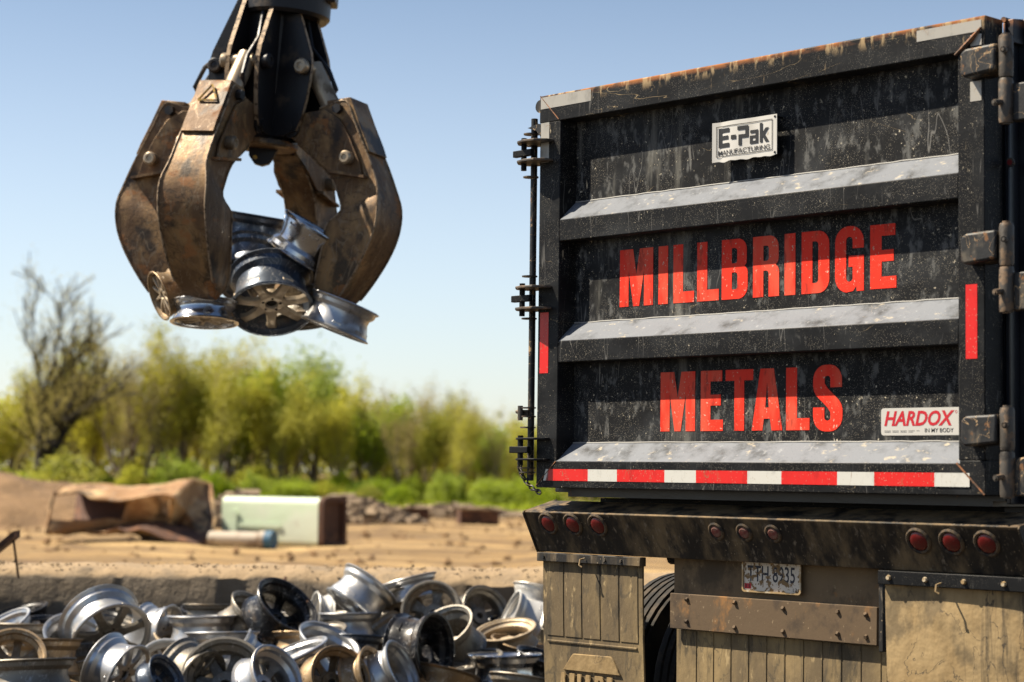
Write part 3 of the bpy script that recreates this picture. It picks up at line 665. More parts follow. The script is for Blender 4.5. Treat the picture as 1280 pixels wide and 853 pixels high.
m = MB(); m.prism([(.125, 1.79), (.20, 1.80), (.36, 1.735), (.36, 1.66), (.20, 1.70), (.125, 1.70)], lambda d, v: P(2.395, d, v), lambda d, v: P(2.43, d, v)); m.build('corner_gusset', M_bodyrail, trailer, bevel=.003)
m = MB(); m.tube([P(2.392, .115, 1.79), P(2.392, .15, 1.79)], .012, 8); m.build('corner_roller', M_weld, trailer)
m = MB(); m.tube([P(2.421, .12, 1.245), P(2.421, .108, 1.245)], .011, 14); m.build('marker_lamp', M_lens, trailer)
m = MB(); m.lathe([(.011, 0), (.018, 0), (.018, .008), (.011, .008)], 14, M=Matrix.Translation(P(2.421, .118, 1.245)) @ Matrix.Rotation(pi / 2, 4, 'X')); m.build('marker_lamp_ring', M_hinge, trailer)
m = MB()
for k in range(2): m.tube([P(2.455 + .02 * k, .30, 1.62), P(2.457 + .02 * k, .30, .9), P(2.45 + .02 * k, .30, .1)], .008, 8)
build_each(m, 'hose', M_dark, trailer)
# bumper / lamp beam
bp = MB(); bp.prism([(.05, -.118), (.045, -.112), (.055, -.106), (.22, -.060), (.24, -.07), (.24, -.29), (.14, -.295)], lambda d, v: P(-.118, d, v), lambda d, v: P(2.49, d, v))
bumper = bp.build('bumper', M_bumper, trailer, bevel=.004)
m = MB(); m.prism([(.045, -.108), (.04, -.118), (.135, -.298), (.26, -.298), (.26, -.055)], lambda d, v: P(-.128, d, v), lambda d, v: P(-.12, d, v)); m.build('end_plate', M_bumper, bumper, bevel=.002)
m = MB(); m.prism([(.045, -.108), (.04, -.118), (.135, -.298), (.26, -.298), (.26, -.055)], lambda d, v: P(2.492, d, v), lambda d, v: P(2.5, d, v)); m.build('end_plate', M_bumper, bumper, bevel=.002)
fn = Vector((0, -(.295 - .118), -.09)).normalized()     # face normal of the sloped beam
def face_pt(u, v): t = (-.118 - v) / .177; return P(u, .05 + .09 * t, v)
rotf = fn.to_track_quat('Z', 'Y').to_matrix().to_4x4()
lens_big = MB().lathe([(.0, .012), (.018, .0115), (.034, .008), (.04, .002), (.04, -.01), (0, -.01)], 28, closed=False).build('lens', M_lens, bumper)
ring_big = MB().lathe([(.04, -.004), (.042, .006), (.05, .008), (.056, .003), (.057, -.008)], 28, closed=False).build('lamp_grommet', M_grommet, bumper)
lens_s = MB().lathe([(.0, .009), (.02, .008), (.026, .003), (.026, -.008), (0, -.008)], 22, closed=False).build('lens', M_lensdusty, bumper)
ring_s = MB().lathe([(.026, -.002), (.028, .005), (.036, .006), (.042, .002), (.042, -.006)], 22, closed=False).build('lamp_grommet', M_grommet, bumper)
first = True
def lamp(u, v, lens, ring, name):
    M = Matrix.Translation(face_pt(u, v) + fn * .001) @ rotf
    r_ = ring.copy(); COL.objects.link(r_); r_.name = name; r_.parent = bumper; r_.matrix_local = M
    l_ = lens.copy(); COL.objects.link(l_); l_.name = 'lens'; l_.parent = bumper; l_.matrix_local = M
for u in (.014, .172, .327): lamp(u, -.162, lens_big, ring_big, 'tail_lamp_rim')
for u in (2.033, 2.182, 2.337): lamp(u, -.176, lens_big, ring_big, 'tail_lamp_rim')
for u in (1.017, 1.169, 1.322): lamp(u, -.170, lens_s, ring_s, 'clearance_lamp_rim')
for o in (lens_big, ring_big, lens_s, ring_s): bpy.data.objects.remove(o)
# mud flaps
def plank_flap(name, u0, u1, v0, v1, d, n, mat, curve=.0, ledge=None):
    """ribbed rubber flap: base sheet plus proud planks with recessed joints"""
    f = empty(name, (0, 0, 0)); f.parent = trailer; f.empty_display_size = .05
    def bend(v): return d + curve * ((v1 - v) / (v1 - v0)) ** 2
    base = MB(); rows = 8
    vs = [P(u, bend(v1 + (v0 - v1) * j / rows) + dd, v1 + (v0 - v1) * j / rows) for j in range(rows + 1) for dd in (0, .01) for u in (u0, u1)]
    fs = []
    for j in range(rows):
        a, b_ = j * 4, j * 4 + 4; fs += [(a, a + 1, b_ + 1, b_), (a + 2, b_ + 2, b_ + 3, a + 3), (a, b_, b_ + 2, a + 2), (a + 1, a + 3, b_ + 3, b_ + 1)]
    base.add(vs, fs).build('backing', mat, f)
    e = .045; ww = (u1 - u0 - e) / n
    for i in range(n):
        m = MB(); a, b_ = u0 + e * .5 + i * ww + .004, u0 + e * .5 + (i + 1) * ww - .004
        lo = ledge if ledge is not None else v0 + .02
        vs = []; 
        for j in range(6):
            v = v1 - .02 + (lo + .015 - v1 + .02) * j / 5
            vs += [P(a, bend(v) - .0035, v), P(b_, bend(v) - .0035, v), P(b_, bend(v) + .001, v), P(a, bend(v) + .001, v)]
        fs = [(0, 1, 2, 3), (20, 21, 22, 23)] + [(j * 4 + k, j * 4 + (k + 1) % 4, j * 4 + 4 + (k + 1) % 4, j * 4 + 4 + k) for j in range(5) for k in range(4)]
        m.add(vs, fs).build('rib_panel', mat, f, bevel=.0015, seg=1)
    return f, bend
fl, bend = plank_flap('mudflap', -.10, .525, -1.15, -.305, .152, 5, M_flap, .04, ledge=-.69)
m = MB(); m.tube([P(-.07, bend(-.70) - .001, -.70), P(.49, bend(-.70) - .001, -.70)], .006, 6); m.build('moulded_ridge', M_flap, fl)
em = MB(); tz = [(.03, -.825), (.09, -.755), (.10, -.748), (.33, -.745), (.345, -.755), (.39, -.825)]
em.prism(tz, lambda u, v: P(u, bend(v) - .010, v), lambda u, v: P(u, bend(v) + .002, v)); em.build('moulded_emblem', M_flapR, fl, bevel=.003)
for ch, a, b_ in (('A', .01, .055), ('I', .075, .105), ('I', .125, .147), ('A', .165, .215), ('R', .235, .29), ('I', .31, .34)):
    me = outline_mesh('moulded_letter', G[ch][1], .004); o = place_flat(me, 'moulded_letter', M_flapR, fl, a, b_, -.95, -.838, bend(-.87) - .006)
m = MB(); ubox(m, -.115, .535, .125, .165, -.338, -.298); m.build('flap_hanger', M_bumper, trailer, bevel=.003)
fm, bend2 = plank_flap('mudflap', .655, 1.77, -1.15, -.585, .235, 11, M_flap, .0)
# centre plates
m = MB(); ubox(m, .655, 1.775, .215, .225, -.50, -.25); cp = m.build('centre_plate', M_mudpanel, trailer, bevel=.002)
m = MB(); ubox(m, .65, 1.752, .195, .212, -.60, -.448); cs = m.build('bolted_strip', M_mudstrip, trailer, bevel=.003)
for k, (u, v) in enumerate([(u, v) for u in (.75, 1.02, 1.28, 1.56, 1.7) for v in (-.475, -.57)]):
    m = MB(); m.tube([P(u, .196, v + R.uniform(-.01, .01)), P(u, .186, v)], [.011, .008], 6); build_each(m, 'bolt', M_mudstrip, cs)
m = MB(); ubox(m, 1.778, 1.80, .17, .22, -.62, -.28); m.build('bracket', M_bumper, trailer, bevel=.003)
# right flap: smooth, dented sheet
m = MB(); nu, nv = 26, 34; fu0, fu1, fv0, fv1 = 1.822, 2.46, -1.15, -.345
vs = []
for dd in (0, .008):
    for j in range(nv + 1):
        for i in range(nu + 1):
            u = fu0 + (fu1 - fu0) * i / nu; v = fv1 + (fv0 - fv1) * j / nv; s = (i / nu - .45)
            q = .155 + .05 * (j / nv) ** 1.5 - .035 * (1 - 4 * s * s) * (.15 + .85 * j / nv) + .012 * noise.noise((u * 5, v * 4, 2)) * (j / nv + .1)
            q += -.012 * math.exp(-((u - 2.07) ** 2 + (v + .47) ** 2) / .0009)
            vs.append(P(u, q + dd, v))
k = (nu + 1) * (nv + 1); fs = [(j * (nu + 1) + i + o, j * (nu + 1) + i + 1 + o, (j + 1) * (nu + 1) + i + 1 + o, (j + 1) * (nu + 1) + i + o) for o in (0, k) for j in range(nv) for i in range(nu)]
fs += [(j * (nu + 1), (j + 1) * (nu + 1), (j + 1) * (nu + 1) + k, j * (nu + 1) + k) for j in range(nv)] + [(j * (nu + 1) + nu, (j + 1) * (nu + 1) + nu, (j + 1) * (nu + 1) + nu + k, j * (nu + 1) + nu + k) for j in range(nv)]
m.add(vs, fs).build('mudflap', M_flapR, trailer, smooth=60)['label'] = 'smooth tan mud-caked flap'
m = MB(); ubox(m, 1.81, 2.475, .12, .165, -.352, -.298); m.build('flap_hanger', M_dark, trailer, bevel=.003)
for u in (1.865, 2.035, 2.21, 2.385):
    m = MB(); m.tube([P(u, .118, -.325), P(u, .108, -.325)], [.011, .008], 10); build_each(m, 'bolt', M_licframe, trailer)
for u, dd, v in ((.20, .12, -.325), (2.11, .113, -.345)):
    m = MB(); m.tube([P(u, dd, v + .01), P(u, dd - .03, v + .005), P(u, dd - .035, v - .02), P(u + .012, dd - .03, v - .028)], .004, 6); m.build('hook', M_licframe, trailer)
for u in (-.07, .42, .32):
    m = MB(); m.tube([P(u, .124, -.318), P(u, .118, -.318)], .008, 8); build_each(m, 'bolt', M_hinge, trailer)
# licence plate
lu0, lu1, lv0, lv1 = 1.066, 1.371, -.417, -.267
lp = place_flat(outline_mesh('licence_plate', [rrect(0, 0, .305, .15, (.012,) * 4)], .001), 'licence_plate', M_lic, trailer, lu0, lu1, lv0, lv1, .196)
fr = outline_mesh('plate_frame', [rrect(0, 0, .313, .158, (.014,) * 4), rrect(.007, .007, .306, .151, (.01,) * 4)[::-1]], .003)
place_flat(fr, 'plate_frame', M_licframe, lp, lu0 - .004, lu1 + .004, lv0 - .004, lv1 + .004, .193)
mt = text_mesh('TTH 8935', .012)
place_flat(mt, 'lettering', M_navy, lp, lu0 + .022, lu1 - .03, lv0 + .04, lv1 - .042, .1935)
flat('printed_emblem', M_licframe, lu0 + .135, lu0 + .16, lv1 - .034, lv1 - .012, .1938, parent=lp); flat('printed_band', M_redink, lu0 + .165, lu0 + .225, lv1 - .027, lv1 - .018, .1938, parent=lp)
flat('registration_sticker', M_redink, lu0 + .006, lu0 + .042, lv0 + .01, lv0 + .032, .1938, parent=lp)
place_flat(text_mesh('11', .01), 'lettering', M_blackink, lp, lu0 + .014, lu0 + .034, lv0 + .013, lv0 + .029, .1932)
place_flat(text_mesh('13', .0), 'lettering', M_navy, lp, lu1 - .04, lu1 - .02, lv0 + .006, lv0 + .022, .1932)
# wheels under the trailer
def tyre(u, d):
    w_ = empty('wheel', P(u, d, 0) * 1.0, None); w_.location.z = .52; w_.parent = trailer
    M = Matrix.Rotation(pi / 2, 4, 'Y')
    prof = [(.29, -.10), (.30, -.125), (.40, -.14), (.48, -.135), (.505, -.12)]
    for i in range(5):
        a = -.10 + i * .042; prof += [(.52, a), (.522, a + .03), (.508, a + .032), (.508, a + .04)]
    prof += [(.505, .12), (.48, .135), (.40, .14), (.30, .125), (.29, .10)]
    MB().lathe(prof, 48, M=M).build('tyre', M_rubber, w_)
    MB().lathe([(.29, -.11), (.27, -.09), (.25, 0), (.1, .03), (.1, .05), (.27, .03), (.29, .11), (.295, .09), (.295, -.09)], 32, M=M).build('hub', M_hinge, w_)
for u in (.14, .47, 1.93, 2.26):
    for dd in (.92, 2.2): tyre(u, dd)
m = MB()
for u in (.82, 1.50): ubox(m, u, u + .08, .26, 9, -.42, -.12)
ubox(m, .12, 2.27, .3, 9.4, -.11, -.045)
build_each(m, 'chassis_rail', M_dark, trailer)
m = MB()
for dd in (.92, 2.2): m.tube([(.1, dd, .52), (2.3, dd, .52)], .065, 12)
build_each(m, 'axle', M_dark, trailer)
m = MB(); m.tube([P(.56, .3, -.30), P(.66, .3, -.30)], .03, 10); m.build('pipe_stub', M_hinge, trailer)

# ---------------------------------------------------------------- grapple
GX, GY = at(329, 180, 12.0).x - .063, 12.0
grap = empty('grapple', (GX, GY, 2.5), (0, radians(4), 0), 'rusty orange-peel scrap grapple clutching a bundle of wheel rims above the wall', 'grapple')
gz0 = 2.5
def GP(az, r, t, z):   # polar placement, az degrees
    a = radians(az); return Vector((r * cos(a) - t * sin(a), r * sin(a) + t * cos(a), z - gz0))
# rotator and motor
MB().lathe([(0, 4.22), (.25, 4.22), (.268, 4.24), (.268, 4.42), (.24, 4.45), (.2, 4.46), (.2, 4.75), (0, 4.75)], 36, closed=False, M=Matrix.Translation((.06, 0, -gz0))).build('rotator', M_grapdark, grap)
m = MB(); m.box(.20, .36, -.1, .1, 4.33 - gz0, 4.62 - gz0); m.build('slew_motor', M_grapdark, grap, bevel=.012)
m = MB(); m.tube([(.05, -.02, 4.74 - gz0), (.04, 0, 6.2 - gz0)], .09, 14); m.build('hanger', M_grapdark, grap)
m = MB(); m.tube([(-.05, -.2, 4.5 - gz0), (-.12, -.22, 4.8 - gz0), (0, -.15, 5.4 - gz0)], .022, 8); m.tube([(.2, -.2, 4.5 - gz0), (.26, -.22, 4.9 - gz0), (.1, -.1, 5.6 - gz0)], .022, 8); build_each(m, 'hydraulic_hose', M_grapdark, grap)
# hub core: tapered column, bottom plate with lug
m = MB(); sq = [(.15, 4.32), (.16, 3.75), (.13, 3.5)]
m.lathe([(0, 4.32), (.18, 4.32), (.17, 3.75), (.13, 3.6), (.16, 3.46), (0, 3.46)], 10, closed=False, M=Matrix.Translation((0, 0, -gz0))); m.build('hub', M_grapdark, grap)
m = MB(); m.lathe([(0, 3.47), (.2, 3.47), (.21, 3.44), (.2, 3.43), (0, 3.43)], 8, closed=False, M=Matrix.Translation((0, 0, -gz0))); m.build('base_plate', M_grap, grap, bevel=.004)
m = MB(); lugp = [(-.085, 3.435), (-.08, 3.38), (-.045, 3.335), (0, 3.325), (.04, 3.34), (.065, 3.38), (.09, 3.435)]
m.prism(lugp, lambda x, z: Vector((x, -.03, z - gz0)), lambda x, z: Vector((x, .03, z - gz0))); m.build('lifting_lug', M_grapdark, grap, bevel=.004)
MB().lathe([(0, 0), (.014, 0), (.014, .003), (0, .003)], 14, closed=False, M=Matrix.Translation((-.04, -.034, 3.37 - gz0)) @ Matrix.Rotation(pi / 2, 4, 'X')).build('lug_hole', M_warn, grap)
PIV_R, PIV_Z = .235, 3.615
CYR, CYZ = .31, 3.90
hubside = [(.10, 4.32), (.20, 4.315), (.335, 3.99), (.35, 3.92), (.345, 3.82), (.33, 3.70), (.31, 3.60), (.28, 3.52), (.20, 3.49), (.05, 3.48), (.05, 4.32)]
outer = [(r_ + .085, z_) for r_, z_ in [(.20, 3.69), (.30, 3.71), (.42, 3.735), (.53, 3.745), (.59, 3.62), (.65, 3.49), (.705, 3.37), (.75, 3.25), (.775, 3.13), (.765, 3.0), (.715, 2.87), (.63, 2.73), (.53, 2.60), (.45, 2.53)]]
inner = [(r_ + .085, z_) for r_, z_ in [(.12, 3.60), (.17, 3.53), (.22, 3.49), (.31, 3.42), (.40, 3.345), (.455, 3.28), (.495, 3.19), (.515, 3.10), (.44, 3.02), (.425, 2.93), (.395, 2.80), (.365, 2.67), (.37, 2.58), (.41, 2.52)]]
halfw = [.05, .075, .10, .11, .112, .112, .114, .12, .15, .152, .15, .14, .125, .10]
def cat(pts, n=3):
    out = []
    for i in range(len(pts) - 1):
        p0 = pts[max(i - 1, 0)]; p1 = pts[i]; p2 = pts[i + 1]; p3 = pts[min(i + 2, len(pts) - 1)]
        for k in range(n):
            t = k / n
            out.append(tuple(.5 * (2 * b + (c - a) * t + (2 * a - 5 * b + 4 * c - d) * t * t + (3 * b - a - 3 * c + d) * t ** 3) for a, b, c, d in zip(p0, p1, p2, p3)))
    out.append(tuple(pts[-1])); return out
SEC = cat([(o[0], o[1], i[0], i[1], h) for o, i, h in zip(outer, inner, halfw)], 3)
def turn(r, z, ang):
    c, s = cos(ang), sin(ang); r -= PIV_R; z -= PIV_Z
    return PIV_R + r * c - z * s, PIV_Z + r * s + z * c
def tine(az, openang, emblem=False, lr=0., lt=0.):
    root = empty('tine', (0, 0, 0)); root.parent = grap; root.empty_display_size = .1
    A = radians(openang)
    def Q(r, t, z): r, z = turn(r, z, A); return GP(az, r, t, z - .075)
    # box section shell; side cheeks from shoulder up are narrower lugs
    m = MB(); vs = []
    for (ro, zo, ri, zi, h) in SEC:
        vs += [Q(ro, -h, zo), Q(ro, h, zo), Q(ri, h * .92, zi), Q(ri, -h * .92, zi)]
    st = 4; n = len(SEC)
    fs = [tuple(st * 4 + k for k in range(4)), tuple((n - 1) * 4 + k for k in range(4))]
    for i in range(st, n - 1):
        for k in range(4): fs.append((i * 4 + k, i * 4 + (k + 1) % 4, i * 4 + 4 + (k + 1) % 4, i * 4 + 4 + k))
    m.add(vs, fs); m.build('shell', M_grap, root, bevel=.007, smooth=40)
    # two cheek plates reaching to the pivot
    for s in (-1, 1):
        ch = [(r_ + .085, z_) for r_, z_ in [(.085, 3.61), (.10, 3.655), (.14, 3.685), (.20, 3.69), (.28, 3.70), (.40, 3.70), (.50, 3.64), (.575, 3.52), (.64, 3.38), (.66, 3.295), (.45, 3.335), (.40, 3.36), (.31, 3.43), (.22, 3.50), (.15, 3.555), (.11, 3.575)]]
        _old = [(-.02 + PIV_R - .045, 3.615), (PIV_R - .03, 3.66), (PIV_R + .02, 3.685), (.26, 3.70), (.36, 3.735), (.5, 3.70), (.6, 3.62), (.70, 3.45), (.69, 3.33), (.60, 3.28), (.50, 3.36), (.40, 3.46), (.28, 3.52), (.17, 3.555), (.13, 3.57)]
        t0 = .062; t1 = .115
        m = MB()
        def tt(r): return t0 + (t1 - t0) * max(0, min(1, (r - .3) / .12))
        m.prism(ch, lambda r, z: Q(r, s * (tt(r)), z), lambda r, z: Q(r, s * (tt(r) + .016), z)); m.build('cheek_plate', M_grap, root, bevel=.003)
    for s in (-1, 1):    # pale worn welds added as edge highlights along the shell corners
        m = MB(); m.tube([Q(ro + .001, s * (h - .002), zo) for ro, zo, ri, zi, h in SEC[st:-3]], .0065, 5); m.build('corner_weld_highlight', M_edge, root)
        m = MB(); m.tube([Q(ri, s * (h * .93), zi) for ro, zo, ri, zi, h in SEC[9:-3]], .0055, 5); m.build('corner_weld_highlight', M_edge, root)
    m = MB(); m.tube([Q(.40, .04, 3.78), Q(.45, .06, 3.86), Q(.40, .05, 3.98), GP(az, .25, .04, 4.05), GP(az, .2, .03, 4.25)], .014, 8); m.build('hydraulic_hose', M_grapdark, root)
    # inner web ledge, lateral ridges and boss pins
    for s in (-1, 1):
        m = MB(); m.lathe([(0, 0), (.035, 0), (.04, .01), (.04, .05), (.03, .06), (.018, .06), (.016, .053), (0, .053)], 20, closed=False,
            M=Matrix.Translation(Q(.655, s * .128, 3.40)) @ (GP(az, 0, s, gz0) - GP(az, 0, 0, gz0)).to_track_quat('Z', 'Y').to_matrix().to_4x4()); m.build('boss', M_rod, root)
        m = MB(); a, b_, c_, d_ = (.53, 3.34), (.775, 3.29), (.775, 3.275), (.53, 3.322)
        m.prism([a, b_, c_, d_], lambda r, z: Q(r, s * .112, z), lambda r, z: Q(r, s * .165, z)); m.build('ledge', M_grap, root)
        # pivot boss
        m = MB(); m.lathe([(0, 0), (.055, 0), (.06, .008), (.06, .022), (.03, .026), (.03, .045), (0, .045)], 8 + 12, closed=False,
            M=Matrix.Translation(Q(PIV_R, s * .075, PIV_Z)) @ (GP(az, 0, s, gz0) - GP(az, 0, 0, gz0)).to_track_quat('Z', 'Y').to_matrix().to_4x4()); m.build('pivot_boss', M_grapdark, root)
        # flared liner plate at the inside edge
        continue
        fl_ = [(.68, 3.2), (.575, 3.06), (.545, 2.96), (.48, 2.80), (.42, 2.66), (.44, 2.56), (.54, 2.60), (.64, 2.78), (.70, 3.0), (.69, 3.2)]
        m = MB(); m.prism(fl_, lambda r, z: Q(r - .02 + lr, s * (.15 + lt if 2.7 < z else .125), z), lambda r, z: Q(r - .02 + lr, s * (.162 + lt if 2.7 < z else .137), z)); m.build('liner_plate', M_grap, root, bevel=.003)
    # top cover plate with square holes look: two blocks
    m = MB(); m.prism([(r_ + .085, z_) for r_, z_ in [(.40, 3.738), (.53, 3.744), (.588, 3.62), (.648, 3.49), (.672, 3.43), (.695, 3.437), (.672, 3.50), (.613, 3.63), (.556, 3.768), (.40, 3.758)]], lambda r, z: Q(r, -.105, z), lambda r, z: Q(r, .105, z)); m.build('cover_plate', M_grap, root, bevel=.003)
    for t in (-.1, .1):
        m = MB(); m.tube([Q(.57, t * 1.1, 3.70), Q(.57, t * 1.45, 3.70)], .03, 6); m.build('clamp_nut', M_grapdark, root)
    # cylinder
    p0 = GP(az, CYR, 0, CYZ); p1 = Q(.50, 0, 3.66)
    d = (p1 - p0).normalized()
    m = MB(); m.tube([p0 - d * .03, p0 + d * .30], .058, 20); m.tube([p0 + d * .26, p1], .034, 14); m.tube([p0 + d * .28, p0 + d * .315], .064, 20); m.build('cylinder', M_rod, root)
    m = MB(); m.tube([GP(az, CYR, -.088, CYZ), GP(az, CYR, .088, CYZ)], .038, 16); m.build('cylinder_pin', M_rod, root)
    # bracket plates on the hub
    for s in (-1, 1):
        m = MB(); m.prism(hubside, lambda r, z: GP(az, r, s * .085, z), lambda r, z: GP(az, r, s * .112, z)); m.build('bracket_plate', M_grapdark, root, bevel=.002)
        edge = [(r + .002, z) for r, z in hubside[1:8]]
        m = MB()
        for (r0, z0), (r1, z1) in zip(edge[:-1], edge[1:]):
            m.add([GP(az, r0, s * .085, z0), GP(az, r0, s * .112, z0), GP(az, r1, s * .112, z1), GP(az, r1, s * .085, z1)], [(0, 1, 2, 3)])
        m.build('bracket_edge', M_edge, root, smooth=0)
        m = MB(); nrm = (GP(az, 0, s, gz0) - GP(az, 0, 0, gz0)).to_track_quat('Z', 'Y').to_matrix().to_4x4()
        m.lathe([(0, 0), (.042, 0), (.046, .008), (.046, .04), (.036, .05), (.022, .05), (.02, .044), (0, .046)], 22, closed=False, M=Matrix.Translation(GP(az, CYR - .01, s * .112, CYZ)) @ nrm)
        m.build('pin_boss', M_rod if s < 0 else M_grapdark, root)
    if emblem:   # faded warning triangle on the cover plate
        m = MB()
        def E(t, k): # k 0..1 along the plate
            r = .660 + .045 * k; z = 3.748 - .125 * k
            return Q(r + .004, t, z + .004)
        tri = [(0, .15), (.06, .95), (-.06, .95)]
        for (a, b_), (c_, d_) in zip(tri, tri[1:] + tri[:1]):
            m.tube([E(a, b_), E(c_, d_)], .0065, 4)
        m.build('warning_mark', M_warn, root)
    return root
tine(-25, 4); tine(-111, 3, True); tine(165, -1); tine(70, 0)

# ---------------------------------------------------------------- wheel rims
def barrel_mesh(mat, wd=.215, steel=False):
    h = wd / 2; r = .225
    o = [(r - .012, -h), (r, -h), (r + .003, -h + .006), (r - .004, -h + .012), (r - .014, -h + .02), (r - .018, -h + .045), (r - .04, -h + .07), (r - .042, -h + .10),
         (r - .028, h - .07), (r - .02, h - .05), (r - .015, h - .022), (r - .005, h - .012), (r + .003, h - .006), (r, h), (r - .012, h)]
    i = [(a - .0135, b) for a, b in o[1:-1]][::-1]
    m = MB(); m.lathe(o + i, 40)
    ob = m.build('barrel', mat, smooth=32); me = ob.data; bpy.data.objects.remove(ob); return me
def spoke_mesh(mat, kind):
    m = MB(); h = .1075
    if kind == 'thick':   pr = [(.045, .055, -.0), (.09, .030, .012), (.15, .026, .014), (.206, .034, .004)]
    elif kind == 'thin':  pr = [(.045, .024, .0), (.10, .014, .008), (.16, .013, .01), (.206, .018, .002)]
    elif kind == 'broad': pr = [(.045, .045, .0), (.09, .028, .014), (.15, .040, .018), (.206, .062, .006)]
    else:                 pr = [(.125, .030, -.012), (.145, .022, -.018), (.17, .022, -.026), (.205, .036, -.03)]
    vs = []
    for r_, hw, up in pr:
        z = h - .035 + up; th = .022 if kind != 'disc' else .006
        vs += [(r_, -hw * .75, z), (r_, hw * .75, z), (r_, hw, z - th), (r_, -hw, z - th)]
    fs = [(0, 1, 2, 3), (12, 13, 14, 15)] + [(j * 4 + k, j * 4 + (k + 1) % 4, j * 4 + 4 + (k + 1) % 4, j * 4 + 4 + k) for j in range(3) for k in range(4)]
    m.add(vs, fs); ob = m.build('spoke', mat, smooth=50)
    me = ob.data; bpy.data.objects.remove(ob)
    b = bmesh.new(); b.from_mesh(me); bmesh.ops.bevel(b, geom=[e for e in b.edges if e.calc_face_angle(0) > .5], offset=.003, segments=1, affect='EDGES'); b.to_mesh(me); b.free()
    return me
def hub_mesh(mat, kind):
    m = MB(); z = .1075 - .035
    if kind == 'disc': m.lathe([(.03, z - .02), (.032, z + .0), (.1, z + .0), (.135, z - .012), (.135, z - .02), (.1, z - .008), (.032, z - .008)], 32)
    else: m.lathe([(.03, z - .03), (.03, z - .008), (.034, z + .003), (.062, z + .004), (.072, z - .004), (.074, z - .04), (.03, z - .04)], 30)
    m.cur = 1
    if kind != 'disc': m.lathe([(0, z - .012), (.0295, z - .01), (.0295, z - .02), (0, z - .02)], 24, closed=False)
    for k in range(5):
        a = 2 * pi * k / 5; rr_ = .048 if kind != 'disc' else .062
        m.lathe([(0, z + .0055), (.0075, z + .0055), (.0075, z - .01)], 8, closed=False, M=Matrix.Translation((rr_ * cos(a), rr_ * sin(a), 0)))
    ob = m.build('hub', [mat, M_hole], smooth=40); me = ob.data; bpy.data.objects.remove(ob); return me
CACHE = {}
KN = dict(thick=8, thin=10, broad=5, disc=9, seven=7)
def rim_proto(fin, kind, face=None):
    key = (fin, kind, face)
    if key not in CACHE:
        mb = CACHE.setdefault(('b', fin), barrel_mesh(RM[fin])); sk = 'thick' if kind == 'seven' else kind
        fm_ = face or fin; mm = RM_faceonly if fm_ == 'dusty' else RM[fm_]
        ms = CACHE.get(('s', fm_, sk)) or CACHE.setdefault(('s', fm_, sk), spoke_mesh(mm, sk))
        mh = CACHE.get(('h', fm_, sk)) or CACHE.setdefault(('h', fm_, sk), hub_mesh(mm, sk))
        CACHE[key] = (mb, ms, mh)
    return CACHE[key]
def rim(loc, axis, diam, fin, kind, label, group, face=None, width=1., spin=None):
    mb, ms, mh = rim_proto(fin, kind, face)
    o = empty('wheel_rim', loc, None, label, 'wheel rim', group)
    o.rotation_mode = 'QUATERNION'; q = Vector(axis).normalized().to_track_quat('Z', 'Y')
    sp = spin if spin is not None else R.uniform(0, 6)
    o.rotation_quaternion = q @ Matrix.Rotation(sp, 3, 'Z').to_quaternion()
    s = diam / .455; o.scale = (s, s, s * width)
    part_of(mb, 'barrel', o); part_of(mh, 'hub', o)
    n = KN[kind]
    for k in range(n): part_of(ms, 'spoke', o, Matrix.Rotation(2 * pi * k / n, 4, 'Z'))
    return o
GG = 'wheel rims held in the grapple'
def grim(px, py, Z, axis, diam, fin, kind, label, face=None, width=1., spin=None): return rim(at(px, py, Z), axis, diam, fin, kind, label, GG, face, width, spin)
grim(339, 366, 11.75, (.12, -.62, -.9), .50, 'blue', 'seven', 'dark blue-grey rim with tan spokes facing down at the centre of the grapple', 'dusty', 1.1, .3)
grim(256, 391, 11.65, (.0, -.12, -1), .40, 'chrome', 'thin', 'silver rim lying level with spokes down under the front left tine', 'dusty', .65)
grim(425, 396, 11.7, (-.36, -.02, -.93), .42, 'silver', 'thick', 'pale rim tilted to the right under the right tine', None, .9)
grim(384, 304, 11.8, (.52, -.12, .85), .43, 'chrome', 'thick', 'shiny chromed rim tilted on top right of the held bundle', None, 1.05)
grim(375, 335, 12.05, (.6, .1, .7), .42, 'black', 'thick', 'black rim wedged under the chromed rim in the grapple', None, .9)
grim(322, 322, 12.1, (-.15, -.25, -.95), .40, 'blue', 'thick', 'grey rim standing between two others behind the spoked centre rim')
grim(318, 288, 12.2, (-.15, .1, -.97), .40, 'blue', 'thin', 'topmost grey rim just right of the front left tine')
grim(212, 366, 11.72, (-.85, -.45, -.35), .30, 'gold', 'thin', 'small tan spoked rim poking out between the two left tines', 'dusty', 1.)
grim(376, 385, 12.0, (.1, -.2, -1), .40, 'dull', 'thick', 'dull rim mostly hidden behind the spoked centre rim', None, .9)
grim(300, 345, 12.2, (.5, .3, .6), .40, 'dull', 'thin', 'dull rim hidden deep inside the grapple behind the front left tine')
PG = 'scrapped wheel rims heaped against the concrete wall'
def prim(px, py, Z, axis, diam, fin, kind, label, face=None, width=1., spin=None): return rim(at(px, py, Z), axis, diam, fin, kind, label, PG, face, width, spin)
UP = (0, 0, -1)   # lying flat, open back upwards
